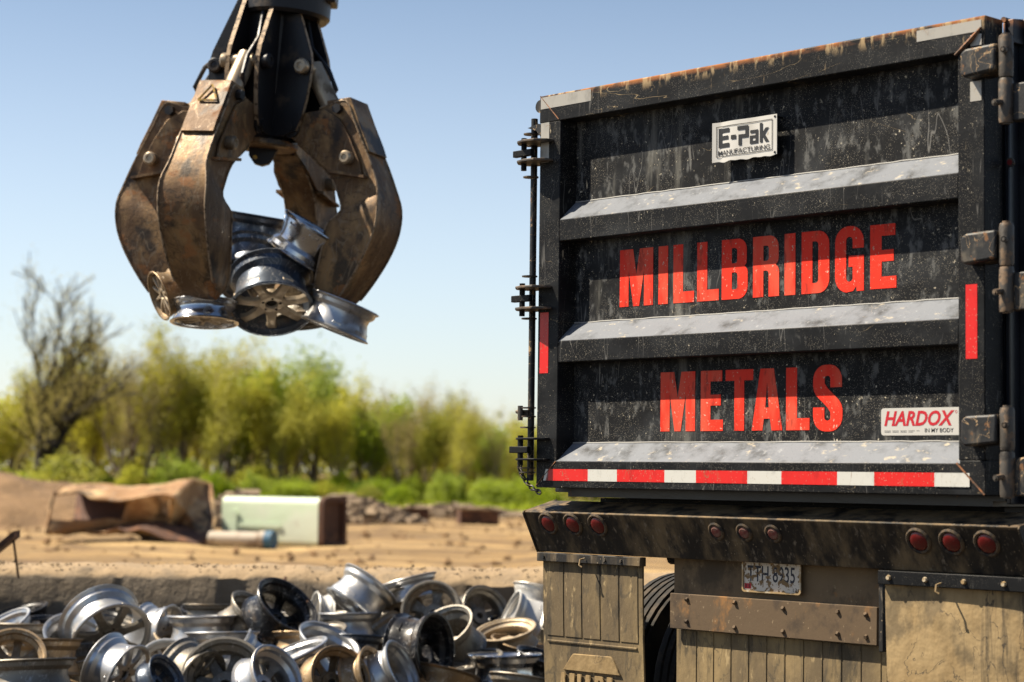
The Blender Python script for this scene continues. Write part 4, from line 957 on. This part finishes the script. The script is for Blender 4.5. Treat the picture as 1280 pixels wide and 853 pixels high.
PILE = [
 (131, 787, 12.9, (.5, -.68, -.5), .54, 'silver', 'seven', 'large silver rim leaning face out with broad grey spokes, left part of the heap', 'dull', .9),
 (197, 790, 13.6, (.93, -.35, -.05), .38, 'silver', 'disc', 'silver rim on its side with holed disc face, just right of the large leaning rim', None, 1.1),
 (262, 768, 14.3, (0, -.06, -1), .38, 'dull', 'thick', 'small dark rim lying flat open side up next to the wall', None, .8),
 (252, 790, 13.4, (.02, -.04, -1), .46, 'silver', 'thin', 'silver rim lying flat right of the holed disc rim', None, 1.),
 (278, 812, 12.8, (.03, -.08, -1), .47, 'silver', 'thick', 'silver rim flat with dark upper flange, in front of another flat one', None, 1.),
 (312, 776, 13.6, (-.55, .25, -.75), .40, 'dull', 'thick', 'dull tilted rim leaning under the big dark open rim'),
 (350, 768, 13.3, (-.62, .45, -.72), .47, 'black', 'thick', 'big dark rim tilted with its open side up to the right', None, .9),
 (34, 800, 13.3, (0, -.08, -1), .50, 'dull', 'thick', 'dark rim lying flat behind the tan flanged rim at far left', None, .9),
 (52, 822, 12.4, (.02, -.10, -1), .50, 'gold', 'thin', 'wide rim lying flat with tan upper flange, lower left of the heap', None, .95),
 (16, 830, 11.9, (-.1, .8, -.55), .40, 'gold', 'thick', 'rim tipped with round dark opening towards the camera at the left edge', None, .8),
 (38, 846, 11.6, (.05, -.1, -1), .52, 'dull', 'thin', 'thin tarnished flange of a flat rim at the lower left edge', None, .8),
 (145, 838, 12.0, (.85, -.4, -.35), .40, 'silver', 'thick', 'shiny grooved rim lying on its side below the broad spoked rim', None, 1.05),
 (207, 838, 12.3, (-.1, .93, -.35), .36, 'bright', 'thin', 'pale rim with round light flange open towards the camera, bottom left', None, .8),
 (200, 851, 11.7, (-.75, .4, -.5), .28, 'blue', 'thick', 'small bluish rim tilted in front of the pale round opening', None, .9),
 (281, 853, 12.1, (-.05, .86, -.5), .50, 'dull', 'thick', 'tarnished rim with a wide dull arch of flange, bottom edge left of centre', None, .9),
 (335, 853, 11.9, (-.7, .5, -.5), .40, 'silver', 'thick', 'silver rim tilted left with narrow dark opening at the bottom edge', None, 1.),
 (376, 806, 13.2, (.0, -.15, -1), .40, 'gold', 'thick', 'tan rim lying flat below the big dark tilted rim', None, .8),
 (368, 840, 12.4, (.35, .12, -.9), .52, 'silver', 'thick', 'large silver rim sloping down left at the bottom of the heap', None, 1.),
 (418, 852, 12.1, (-.55, .8, -.4), .40, 'gold', 'thick', 'brown rimmed opening with a pale wedge inside, bottom centre', None, .9),
 (455, 848, 12.2, (-.85, .35, -.3), .36, 'gold', 'thick', 'tan grooved rim on its side, first of two at the bottom centre', None, .9),
 (490, 843, 12.3, (-.85, .3, -.45), .38, 'silver', 'thick', 'bright grooved rim on its side, second of two at the bottom centre', None, .9),
 (452, 745, 14.2, (-.55, -.28, -.75), .45, 'silver', 'thick', 'bright silver rim tilted on top of the heap in front of the wall', None, 1.05, ),
 (436, 784, 14.0, (.03, -.06, -1), .42, 'silver', 'thin', 'silver rim lying flat directly under the topmost tilted one', None, 1.),
 (443, 812, 13.2, (-.02, -.14, -1), .38, 'blue', 'thick', 'dark blue chromed rim lying flat near the centre of the heap', None, 1.),
 (524, 812, 12.7, (-.86, .48, -.08), .46, 'black', 'disc', 'black steel rim lying on its side with deep dark opening, centre of the heap', None, 1.15),
 (512, 738, 14.5, (.28, -.12, -1), .44, 'silver', 'thick', 'pale rim leaning flat on the wall side behind the spoked back', None, .75),
 (541, 766, 14.0, (.15, .93, -.3), .42, 'dull', 'broad', 'brownish rim showing the back of its five spokes through the open side', None, .8, .4),
 (497, 764, 14.4, (-.3, .85, .1), .36, 'dull', 'thin', 'dark spoked rim half hidden left of the brownish open one', None, .8),
 (602, 768, 14.2, (-.5, .72, -.45), .38, 'dull', 'thick', 'grey rim open towards the upper left near the wall', None, .85),
 (652, 778, 14.0, (.8, .15, -.35), .40, 'bright', 'thick', 'pale rim on its side at the right end beside the trailer', None, 1.1),
 (633, 797, 13.6, (.16, .25, -.92), .42, 'tan', 'thick', 'shallow dusty tan rim tilted with round open top near the trailer flap', None, .62),
 (631, 842, 12.9, (.02, -.03, -1), .48, 'chrome', 'thick', 'big shiny rim lying flat at the lower right end of the heap', None, 1.1),
 (582, 822, 13.8, (.02, -.1, -1), .38, 'tan', 'thick', 'tan rim lying flat between the black rim and the tan shallow one', None, 1.),
 (590, 850, 13.2, (-.1, .1, -1), .38, 'blue', 'thick', 'bluish rim low down right of the black rim', None, .8),
 (668, 748, 14.4, (.2, .2, 1), .34, 'bright', 'thick', 'pale rim end standing up against the trailer flap', None, 1.),
 (600, 792, 14.3, (.3, .2, -.9), .40, 'dull', 'thin', 'dull rim under the grey open one near the wall'),
 (402, 770, 14.4, (.9, .3, -.1), .34, 'bright', 'thick', 'pale rim piece standing between the dark tilted rim and the silver ones', None, .7),
 (480, 800, 14.1, (.6, -.3, -.6), .40, 'dull', 'thick', 'dull rim wedged behind the black steel one', None, .9),
 (330, 800, 13.9, (.3, .3, -.9), .42, 'dull', 'thick', 'dull rim buried between the flat silver rims and the dark tilted one'),
 (228, 812, 13.5, (-.2, .3, -.9), .42, 'tan', 'thick', 'tan rim low between the holed disc rim and the flat silver ones'),
 (95, 836, 12.6, (.1, .2, -1), .42, 'dull', 'thick', 'dull rim low under the large leaning silver rim'),
 (92, 812, 13.0, (-.3, .5, -.8), .44, 'silver', 'thick', 'silver rim propped behind the wide tan flanged one, left of the heap', None, 1.2),
 (238, 842, 12.2, (.7, -.5, -.3), .38, 'dull', 'thin', 'dull rim on its side between the pale round opening and the wide dull arch', None, 1.2),
 (404, 818, 12.9, (-.4, .3, -.85), .42, 'silver', 'thin', 'scuffed silver rim tilted in front of the flat tan one at mid heap', None, 1.15),
 (563, 800, 13.3, (.4, .5, -.75), .42, 'dull', 'thick', 'dull deep rim tilted open right of the black steel rim', None, 1.2),
 (310, 835, 12.6, (.8, .1, -.5), .42, 'silver', 'thick', 'silver deep rim lying on its side behind the wide dull arch', None, 1.2),
 (10, 800, 13.6, (.4, .3, -.8), .44, 'silver', 'thick', 'silver rim tilted at the left edge nearest the wall', None, 1.1),
]
for a in PILE: prim(*a)
# hidden layers that carry the visible ones
KEEP = {13, 14, 15, 16, 18, 21, 25, 26, 27, 28, 29, 32, 33, 37, 38, 39, 40, 41, 42, 44, 45, 49, 50, 51, 52, 53, 54, 55, 56, 57, 58, 61, 62, 65, 67, 68, 69, 72, 73, 74, 75, 76, 78, 79, 80, 81, 82}   # those one can see between the upper rims
SEENR = set()
COLW = ['at the far left', 'under the leaning silver rim', 'under the holed disc rim', 'beneath the flat silver pair', 'below the dark tilted rim', 'left of the black steel rim', 'beneath the black steel rim',
        'right of the black steel rim', 'beneath the dusty tan rim', 'next to the trailer flap', 'tucked behind the trailer flap', 'behind the trailer flap']
ROWW = ['in the lowest front layer', 'in the second layer', 'in the third layer', 'halfway back', 'towards the wall', 'one row off the wall', 'against the wall']
FINW = dict(dull='dull grey rim', black='black rim', gold='tarnished brown rim')
cnt = -1
for row, (yy, zz) in enumerate(((11.6, .08), (12.1, .14), (12.6, .2), (13.1, .27), (13.6, .33), (14.1, .38), (14.55, .42))):
    for i in range(12):
        x = -3.9 + i * .44 + (row % 2) * .2 + R.uniform(-.05, .05)
        x = x * (1 if yy > 12.3 else .95)
        args = (Vector((x, yy + R.uniform(-.06, .06), zz - .04 + R.uniform(-.04, .03))), (R.uniform(-.35, .35), R.uniform(-.3, .3), R.choice((-1, 1))), R.uniform(.4, .46),
            R.choice(('dull', 'black', 'gold', 'dull', 'black')), R.choice(('thick', 'thin')))
        cnt += 1
        if x > .62 or (KEEP is not None and cnt not in KEEP): continue
        c = min(11, int((x + 4.1) / .4))
        lb = FINW[args[3]] + ' buried ' + ROWW[row] + ', ' + COLW[c]
        o = rim(*args, lb if lb not in SEENR else lb.replace(' rim buried', ' second rim buried'), PG); SEENR.add(lb)

# rebar and stand at the wall
m = MB(); m.tube([at(357, 722, 15.0), at(352, 735, 14.9), at(362, 757, 14.85)], .012, 6); tag(m.build('bent_rebar', M_darkrust), 'bent rusty bar sticking up from the wall behind the dark rim', 'metal bar')
st = empty('metal_stand', (-3.75, 14.85, .75), None, 'rusty tilted metal stand on the wall top at the left edge', 'stand')
m = MB(); a, b_ = at(-14, 700, 14.9), at(21, 672, 14.9)
sp_ = Vector((-3.75, 14.85, .75))
m.prism([(0, 0), (1, 0), (1, .05), (0, .05)], lambda x, z: a.lerp(b_, x) + Vector((0, -.1, z)) - sp_, lambda x, z: a.lerp(b_, x) + Vector((0, .1, z)) - sp_); m.build('shelf_plate', M_darkrust, st)
m = MB(); m.tube([at(17, 676, 14.9) - sp_, at(23, 722, 14.95) - sp_], .010, 6); m.build('leg', M_darkrust, st)

# ---------------------------------------------------------------- yard debris
# crumpled rusty tank, open on the left
tk = empty('crumpled_tank', at(160, 680, 41), None, 'large crumpled rusty steel tank lying open on the tan yard', 'scrap tank')
tk.location.z = 0
def TK(px, py, z_):  # point at distance z_
    return at(px, py, z_) - tk.location
ringL = [TK(55, 668, 40.6), TK(72, 613, 40.9), TK(84, 606, 42.4), TK(98, 609, 43.0), TK(92, 655, 42.6), TK(68, 671, 41.6)]
ringM = [TK(140, 664, 41.3), TK(150, 622, 40.4), TK(165, 608, 42.4), TK(210, 606, 42.6), TK(205, 650, 41.5), TK(180, 660, 39.9)]
ringR = [TK(208, 680, 41.0), TK(216, 622, 39.8), TK(240, 601, 41.6), TK(262, 606, 42.0), TK(268, 650, 41.0), TK(258, 683, 39.8)]
m = MB(); NR = 6
def lerp3(a, b, t): return a.lerp(b, t)
rings = []
for seg, (A_, B_) in enumerate(((ringL, ringM), (ringM, ringR))):
    for k in range(7):
        t = k / 7
        rg = []
        for j in range(6):
            for s in range(3):
                p = lerp3(A_[j], B_[j], t).lerp(lerp3(A_[(j + 1) % 6], B_[(j + 1) % 6], t), s / 3)
                nz = noise.noise(p * 1.7 + Vector((5, 0, 0))); rg.append(p + Vector((nz * .10, nz * .12, nz * .12)))
        rings.append(rg)
rg = []
for j in range(6):
    for s in range(3): rg.append(ringR[j].lerp(ringR[(j + 1) % 6], s / 3))
rings.append(rg); n = 18
vs = [p for r_ in rings for p in r_]
fs = [(i * n + j, i * n + (j + 1) % n, (i + 1) * n + (j + 1) % n, (i + 1) * n + j) for i in range(len(rings) - 1) for j in range(n)
      if not (i < 8 and j in (1, 2)) ]
o = m.add(vs, fs).build('tank_shell', [M_rustbox, M_darkrust], tk, smooth=50)
for pf, f in zip(o.data.polygons, fs): pf.material_index = 1 if 6 < f[0] % 18 < 15 else 0  # back wall in darker rust, standing in for shade inside the tank
so_ = o.modifiers.new('thickness', 'SOLIDIFY'); so_.thickness = .05; so_.offset = -1
m = MB(); c = sum(ringR, Vector()) / 6 + Vector((-.15, .05, 0)); m.add([c] + rg, [(0, 1 + j, 1 + (j + 1) % n) for j in range(n)]); m.build('tank_end', M_rustbox, tk, smooth=0)
m = MB(); m.tube([p.copy() for p in rg] + [rg[0]], .06, 6, cap=False); m.build('end_flange', M_rustbox, tk)
m = MB(); m.tube([rings[0][j] for j in range(0, 18)], .035, 5, cap=False); m.build('torn_edge', M_rustbox, tk)
# mint tank
mt_ = empty('green_tank', at(360, 684, 41), None, 'pale green rounded steel tank with dark open end on the yard', 'tank'); mt_.location.z = 0
def rr3(h, w_, r_, n=5): return rrect(-w_, 0, w_, h, (r_,) * 4)
poly = rr3(.98, .42, .13)
Mx = Matrix.Rotation(radians(-28), 4, 'Z')
m = MB(); m.prism(poly, lambda y, z: Mx @ Vector((-1.35, y, z)), lambda y, z: Mx @ Vector((1.0, y, z))); m.build('tank_shell', M_mint, mt_, smooth=30)
m = MB()
A_ = [Mx @ Vector((1.0, y, z)) for y, z in rrect(-.44, -.01, .44, 1.0, (.14,) * 4)]; B_ = [Mx @ Vector((1.12, y, z)) for y, z in rrect(-.44, -.01, .44, 1.0, (.14,) * 4)]
C_ = [Mx @ Vector((1.12, y, z)) for y, z in rrect(-.34, .09, .34, .9, (.1,) * 4)]; D_ = [Mx @ Vector((1.02, y, z)) for y, z in rrect(-.34, .09, .34, .9, (.1,) * 4)]
n = len(A_); m.add(A_ + B_ + C_ + D_, [(q * n + i, q * n + (i + 1) % n, (q + 1) * n + (i + 1) % n, (q + 1) * n + i) for q in range(3) for i in range(n)] + [tuple(3 * n + i for i in range(n))])
m.build('end_frame', M_darkrust, mt_, smooth=30)
m = MB(); m.box(-.9, .1, -.46, -.44, .38, .46, Mx); m.box(-1.1, -.95, -.47, -.44, .2, .7, Mx); build_each(m, 'side_bracket', M_mint, mt_)
# pipe
pp = empty('beige_pipe', at(305, 684, 39.5), None, 'beige pipe with blue cap lying in front of the green tank', 'pipe'); pp.location.z = 0
pz = Vector((0, 0, .17))
m = MB(); m.tube([Vector((-.7, .3, 0)) + pz, Vector((.45, -.1, 0)) + pz], .15, 16); m.tube([Vector((.32, -.06, 0)) + pz, Vector((.5, -.115, 0)) + pz], .175, 16); m.build('pipe_barrel', M_pipe, pp)
m = MB(); m.tube([Vector((.45, -.1, 0)) + pz, Vector((.60, -.15, 0)) + pz], [.185, .185], 16); m.build('end_cap', M_bluecap, pp)
# two rusty bins
for px, py, Z, w_, lab in ((509, 652, 61, 1.1, 'low rusty steel bin left of the two on the far yard'), (597, 655, 60, 1.15, 'low rusty steel bin right of the two, nearer the trailer')):
    b = empty('rusty_bin', at(px, py, Z), None, lab, 'metal bin'); b.location.z = 0
    m = MB(); h = .42
    m.box(-w_ / 2, w_ / 2, -.4, -.36, 0, h); m.box(-w_ / 2, w_ / 2, .36, .4, 0, h); m.box(-w_ / 2, -w_ / 2 + .04, -.36, .36, 0, h); m.box(w_ / 2 - .04, w_ / 2, -.36, .36, 0, h); m.box(-w_ / 2 + .04, w_ / 2 - .04, -.36, .36, .02, .05)
    bd = m.build('bin_body', M_darkrust, b); 
    m = MB()
    for x in (-.3, 0, .3): m.box(x - .03, x + .03, -.44, -.402, .03, h - .03)
    build_each(m, 'stiffener', M_darkrust, b)
    m = MB(); m.box(-w_ / 2 - .03, w_ / 2 + .03, -.45, -.38, h + .002, h + .05); m.box(-w_ / 2 - .03, w_ / 2 + .03, .38, .45, h + .002, h + .05); build_each(m, 'rim_rail', M_rustbox, b)
    b.rotation_euler.z = radians(25 if px < 550 else 10)
# rubble heaps
def heap(px, py, Z, rx, ry, h, n, label, mat):
    c = at(px, py, Z); m = MB()
    for _ in range(n):
        a = R.uniform(0, 2 * pi); r_ = sqrt(R.random()); x = c.x + rx * r_ * cos(a); y = c.y + ry * r_ * sin(a); z = h * (1 - r_ ** 1.6) * R.uniform(.6, 1)
        s = R.uniform(.06, .26); M = Matrix.Translation((x, y, z)) @ Matrix.Rotation(R.uniform(0, 6), 4, 'Z') @ Matrix.Rotation(R.uniform(0, 3), 4, 'X')
        m.box(-s, s, -s * .5, s * .5, -s * .35, s * .35, M)
    o = m.build('rubble_heap', mat, smooth=0); o['kind'] = 'stuff'; o['label'] = label
M_rub = material('pale_rubble', (.3, .22, .14), .95, 0, layers=[dict(col=(.25, .18, .12), scale=(1.5, 1.5, 1.5), lo=.45, hi=.6), dict(col=(.6, .5, .38), scale=(3, 3, 3), lo=.6, hi=.68)])
heap(300, 650, 54, 1.6, 1.5, .95, 420, 'pale rubble heap between the crumpled tank and the green tank', M_rub)
heap(435, 655, 60, 2.2, 1.5, .8, 520, 'pale rubble heap behind the green tank', M_rub)
heap(560, 645, 70, 3.2, 1.5, .45, 350, 'low line of rubble between the two far bins', M_rub)
heap(160, 668, 70, 8, 2, .4, 500, 'far scrap rubble in front of the trees', M_rub)

# ---------------------------------------------------------------- vegetation
def leaves(m, pts, per, spread, size, rnd):
    for p in pts:
        for _ in range(per):
            c = p + Vector((rnd.gauss(0, spread), rnd.gauss(0, spread), rnd.gauss(0, spread * .8)))
            a = Vector((rnd.uniform(-1, 1), rnd.uniform(-1, 1), rnd.uniform(-1, 1))).normalized(); b = a.orthogonal().normalized()
            s = size * rnd.uniform(.6, 1.4)
            m.add([c - a * s, c + b * s * .5, c + a * s, c - b * s * .5], [(0, 1, 2, 3)])
trunk_fat = False
def grow(m, p, d, L, r_, depth, rnd, ends, spreadk=.55, up=.12, nseg=3):
    pts = [p]; rs = [r_]; q = p.copy(); dd = d.copy()
    for k in range(nseg):
        dd = (dd + Vector((rnd.gauss(0, .13), rnd.gauss(0, .13), rnd.gauss(0, .06) + up * .4))).normalized()
        q = q + dd * (L / nseg); pts.append(q.copy()); rs.append(r_ * (1 - .35 * (k + 1) / nseg))
    if trunk_fat: rs = [max(r__, .03) for r__ in rs]
    m.tube(pts, rs, 5 if depth > 2 else 3, cap=False)
    if depth <= 1: ends.extend(pts[1:])
    if depth == 0: return
    n = 3 if depth > 1 else 3
    for k in range(n + (1 if depth >= 3 else 0)):
        t = rnd.uniform(.35, 1) if k else 1
        i = min(int(t * nseg), nseg); base = pts[i]
        side = Vector((rnd.gauss(0, 1), rnd.gauss(0, 1), rnd.gauss(0, .3))).normalized()
        nd = (dd + side * spreadk * rnd.uniform(.7, 1.4) + Vector((0, 0, up))).normalized()
        grow(m, base, nd, L * rnd.uniform(.6, .85), rs[i] * (.66 if trunk_fat else .6), depth - 1, rnd, ends, spreadk, up, nseg)
def tree_meshes(seed, H, bark, leaf, per, size, depth=4, spreadk=.5, trunkr=.16, first=.32, spread=.35, up=.12):
    rnd = random.Random(seed); m = MB(); ends = []
    grow(m, Vector((0, 0, -.1)), Vector((rnd.gauss(0, .05), rnd.gauss(0, .05), 1)).normalized(), H * first, trunkr, depth, rnd, ends, spreadk, up)
    t = m.build('trunk', bark, smooth=60); top = max(e.z for e in ends)
    l = MB(); leaves(l, ends, per, spread, size, rnd); c = l.build('crown', leaf, smooth=0)
    k = H / top
    for o in (t, c):
        o.data.transform(Matrix.Scale(k, 4))
    a, b = t.data, c.data; bpy.data.objects.remove(t); bpy.data.objects.remove(c); return a, b
def put_tree(meshes, loc, rz, s, label, group, name='tree'):
    o = empty(name, loc, (0, 0, rz), label, 'tree', group); o.scale = (s, s, s * 1.0)
    part_of(meshes[0], 'trunk', o); part_of(meshes[1], 'crown', o); return o
trunk_fat = True
TV = {
 'bare': tree_meshes(31, 14, M_barkd, M_leafT, 3, .075, 5, .5, .36, .30, .3, .08)}
trunk_fat = False
TV |= {
 'tan': tree_meshes(12, 10, M_bark, M_leafT, 8, .085, 4, .34, .15, .36, .3, .22),
 'tan2': tree_meshes(22, 10, M_bark, M_leafT, 4, .08, 4, .3, .14, .40, .25, .3),
 'yellow': tree_meshes(13, 10, M_bark, M_leafY, 14, .095, 4, .42, .15, .34, .38, .2),
 'yellow2': tree_meshes(23, 10, M_bark, M_leafY, 11, .09, 4, .36, .15, .38, .35, .25),
 'green': tree_meshes(14, 10, M_bark, M_leafG, 15, .105, 4, .5, .15, .30, .45, .18),
 'olive': tree_meshes(15, 10, M_bark, M_leafO, 13, .1, 4, .42, .15, .34, .4, .2),
}
TG = 'trees of the woodland edge beyond the yard'
LAB = {'tan': 'slender tan-budded tree', 'tan2': 'thin nearly bare tree', 'yellow': 'yellow-green budding tree', 'yellow2': 'open yellow-green tree', 'green': 'fresh green tree', 'olive': 'olive green tree'}
LM = [(-60, 'far past the left edge'), (-15, 'just past the left edge'), (25, 'left of the dark bare tree'), (75, 'right beside the dark bare tree'), (115, 'above the left end of the crumpled tank'),
      (160, 'above the middle of the crumpled tank'), (200, 'above the right half of the crumpled tank'), (240, 'above the right end of the crumpled tank'), (280, 'above the gap between the two tanks'),
      (320, 'above the left half of the green tank'), (360, 'above the middle of the green tank'), (400, 'above the dark end of the green tank'), (435, 'above the rubble by the green tank'), (465, 'left of the first rusty bin'),
      (500, 'above the first rusty bin'), (535, 'right of the first rusty bin'), (565, 'left of the second rusty bin'), (600, 'above the second rusty bin'), (630, 'right of the second rusty bin'),
      (670, 'at the trailer latch side'), (1e9, 'hidden behind the trailer')]
SEEN = set()
def landmark(px): return next(t for x, t in LM if px <= x)
def tree_at(px, topy, Z, kind, label=None, rz=None):
    global LAB
    row = 'front row' if Z < 103 else 'second row' if Z < 109 else 'back row'
    if not label: label = LAB[kind] + ' ' + landmark(px) + ', ' + row
    if label in SEEN: label = label.replace(' tree', ' second tree')
    SEEN.add(label)
    topy -= 12 if kind != 'bare' else 6
    p = at(px, topy, Z); H = 14 if kind == 'bare' else 10
    put_tree(TV[kind], (p.x, Z, 0), R.uniform(0, 6) if rz is None else rz, p.z / H, label, TG)
tree_at(50, 318, 97, 'bare', 'tall dark nearly bare tree standing above the others at far left', 3.6)
tree_at(392, 446, 102, 'green', 'bright green tree right of the grapple rims in the wood edge')
tree_at(205, 412, 98, 'yellow2', 'yellow-green tree with crooked limbs under the grapple')
tree_at(142, 398, 100, 'tan2', 'tall thin tree with tan buds right of the dark bare tree')
tree_at(290, 425, 104, 'yellow', 'broad yellow-green tree below the held rims')
for px, ty, Z, k in [(-40, 440, 104, 'yellow'), (15, 455, 103, 'yellow'), (95, 470, 108, 'olive'), (175, 430, 106, 'tan'), (245, 430, 102, 'tan2'), (250, 445, 108, 'yellow'), (330, 460, 108, 'tan'),
                     (345, 455, 99, 'yellow2'), (425, 500, 104, 'olive'), (440, 490, 110, 'tan2'), (470, 485, 104, 'tan'), (500, 480, 106, 'tan2'), (525, 478, 104, 'tan'), (550, 510, 108, 'yellow'),
                     (575, 488, 106, 'tan'), (600, 515, 108, 'yellow2'), (625, 530, 104, 'tan'), (650, 540, 108, 'olive'), (690, 545, 108, 'yellow'), (740, 540, 110, 'olive'), (480, 520, 112, 'yellow'),
                     (30, 500, 112, 'tan'), (120, 480, 114, 'yellow'), (210, 480, 114, 'olive'), (310, 490, 114, 'olive'), (375, 480, 114, 'yellow'), (520, 520, 112, 'olive'), (580, 530, 113, 'yellow'), (640, 560, 112, 'green'), (-90, 450, 108, 'tan'), (800, 550, 112, 'tan'), (-10, 520, 110, 'green'),
                     (165, 400, 101, 'tan2'), (228, 415, 103, 'tan'), (265, 428, 101, 'tan2'), (315, 440, 102, 'tan2'), (360, 465, 106, 'yellow'), (408, 470, 107, 'tan2'), (455, 478, 102, 'yellow2'), (487, 480, 101, 'tan2'), (538, 485, 102, 'tan2'), (562, 500, 103, 'yellow2'), (588, 492, 101, 'tan2'), (612, 510, 102, 'tan'), (640, 525, 103, 'yellow2'), (118, 425, 103, 'yellow'), (85, 450, 106, 'yellow2'),
                     (180, 425, 97, 'tan2'), (272, 440, 97, 'yellow2'), (352, 470, 98, 'yellow'), (430, 490, 98, 'yellow2'), (510, 490, 98, 'tan2'), (575, 505, 98, 'yellow2'), (630, 530, 98, 'tan2'), (100, 430, 97, 'tan2'), (225, 450, 99, 'olive'), (300, 470, 100, 'green'), (470, 510, 100, 'green'), (545, 520, 100, 'olive'), (615, 540, 100, 'green')]:
    tree_at(px, ty, Z, k)
# bushes
def bush_mesh(seed, leaf, n, size):
    rnd = random.Random(seed); m = MB(); pts = []
    for _ in range(n):
        v = Vector((rnd.gauss(0, 1), rnd.gauss(0, 1), abs(rnd.gauss(0, 1)))).normalized() * rnd.random() ** .4
        k = 1 + .35 * noise.noise(v * 2.2 + Vector((seed, 0, 0))); pts.append(Vector((v.x * 1.5 * k, v.y * 1.2 * k, v.z * 2.0 * k)))
    leaves(m, pts, 4, .14, size, rnd); c = m.build('foliage', leaf, smooth=0); me = c.data; bpy.data.objects.remove(c)
    s = MB()
    for _ in range(7):
        a = rnd.uniform(0, 6); s.tube([(0, 0, -.1), (.4 * cos(a), .4 * sin(a), .8), (.9 * cos(a), .8 * sin(a), 1.6)], [.05, .03, .012], 4)
    c = s.build('stems', M_bark, smooth=0); ms = c.data; bpy.data.objects.remove(c); return me, ms
BV = [bush_mesh(1, M_bush, 1300, .085), bush_mesh(2, M_leafG, 1100, .085), bush_mesh(3, M_leafO, 1100, .085), bush_mesh(4, M_leafY, 1100, .085)]
for i in range(54):   # three rows
    px = -70 + i * 16 + R.uniform(-8, 8); Z = 93 + (i % 3) * 3.5 + R.uniform(-1, 1); k = R.choice((0, 2, 2, 1)) if px < 470 else R.choice((0, 1, 1, 2)); p = at(px, 600, Z)
    if px > 685: continue
    s = R.uniform(.38, .75) * (1.0 if i % 3 else 1.3)
    o = empty('bush', (p.x, Z, 0), (0, 0, R.uniform(0, 6)), ('deep green bush ', 'bright green bush ', 'olive bush ', 'yellow-green bush ')[k] + landmark(px) + ', ' + ('low front row', 'middle row', 'rear row')[i % 3], 'bush', 'bushes along the woodland edge')
    o.scale = (s * R.uniform(.8, 1.8), s, s * R.uniform(.7, 1.35)); part_of(BV[k][0], 'foliage', o); part_of(BV[k][1], 'stems', o)
# grass strip far right and wood floor
m = MB(); rnd = random.Random(5)
for _ in range(9000):
    x = rnd.uniform(-14, 22); y = rnd.uniform(74, 96); h = rnd.uniform(.1, .4); a = rnd.uniform(0, 3); w_ = rnd.uniform(.05, .12)
    if noise.noise((x * .3, y * .3, 0)) < -.05 + (82 - y) * .03: continue
    m.add([(x - w_ * cos(a), y - w_ * sin(a), 0), (x + w_ * cos(a), y + w_ * sin(a), 0), (x + rnd.gauss(0, .08), y, h)], [(0, 1, 2)])
o = m.build('grass', M_leafG, smooth=0); o['kind'] = 'stuff'; o['label'] = 'bright green grass along the far edge of the yard'
# far wood closing the gaps
m = MB(); pts = []
for _ in range(6500):
    x = rnd.uniform(-75, 60); px_h = 4.7 + 1.7 * noise.noise((x * .08, 0, 3)) + (1.2 if x < -8 else -.8); pts.append(Vector((x, rnd.uniform(118, 128), px_h * rnd.random())))
leaves(m, pts, 7, .6, .27, rnd); o = m.build('far_wood', M_leafO, smooth=0); o['kind'] = 'stuff'; o['label'] = 'dense undergrowth of the wood behind the front trees'
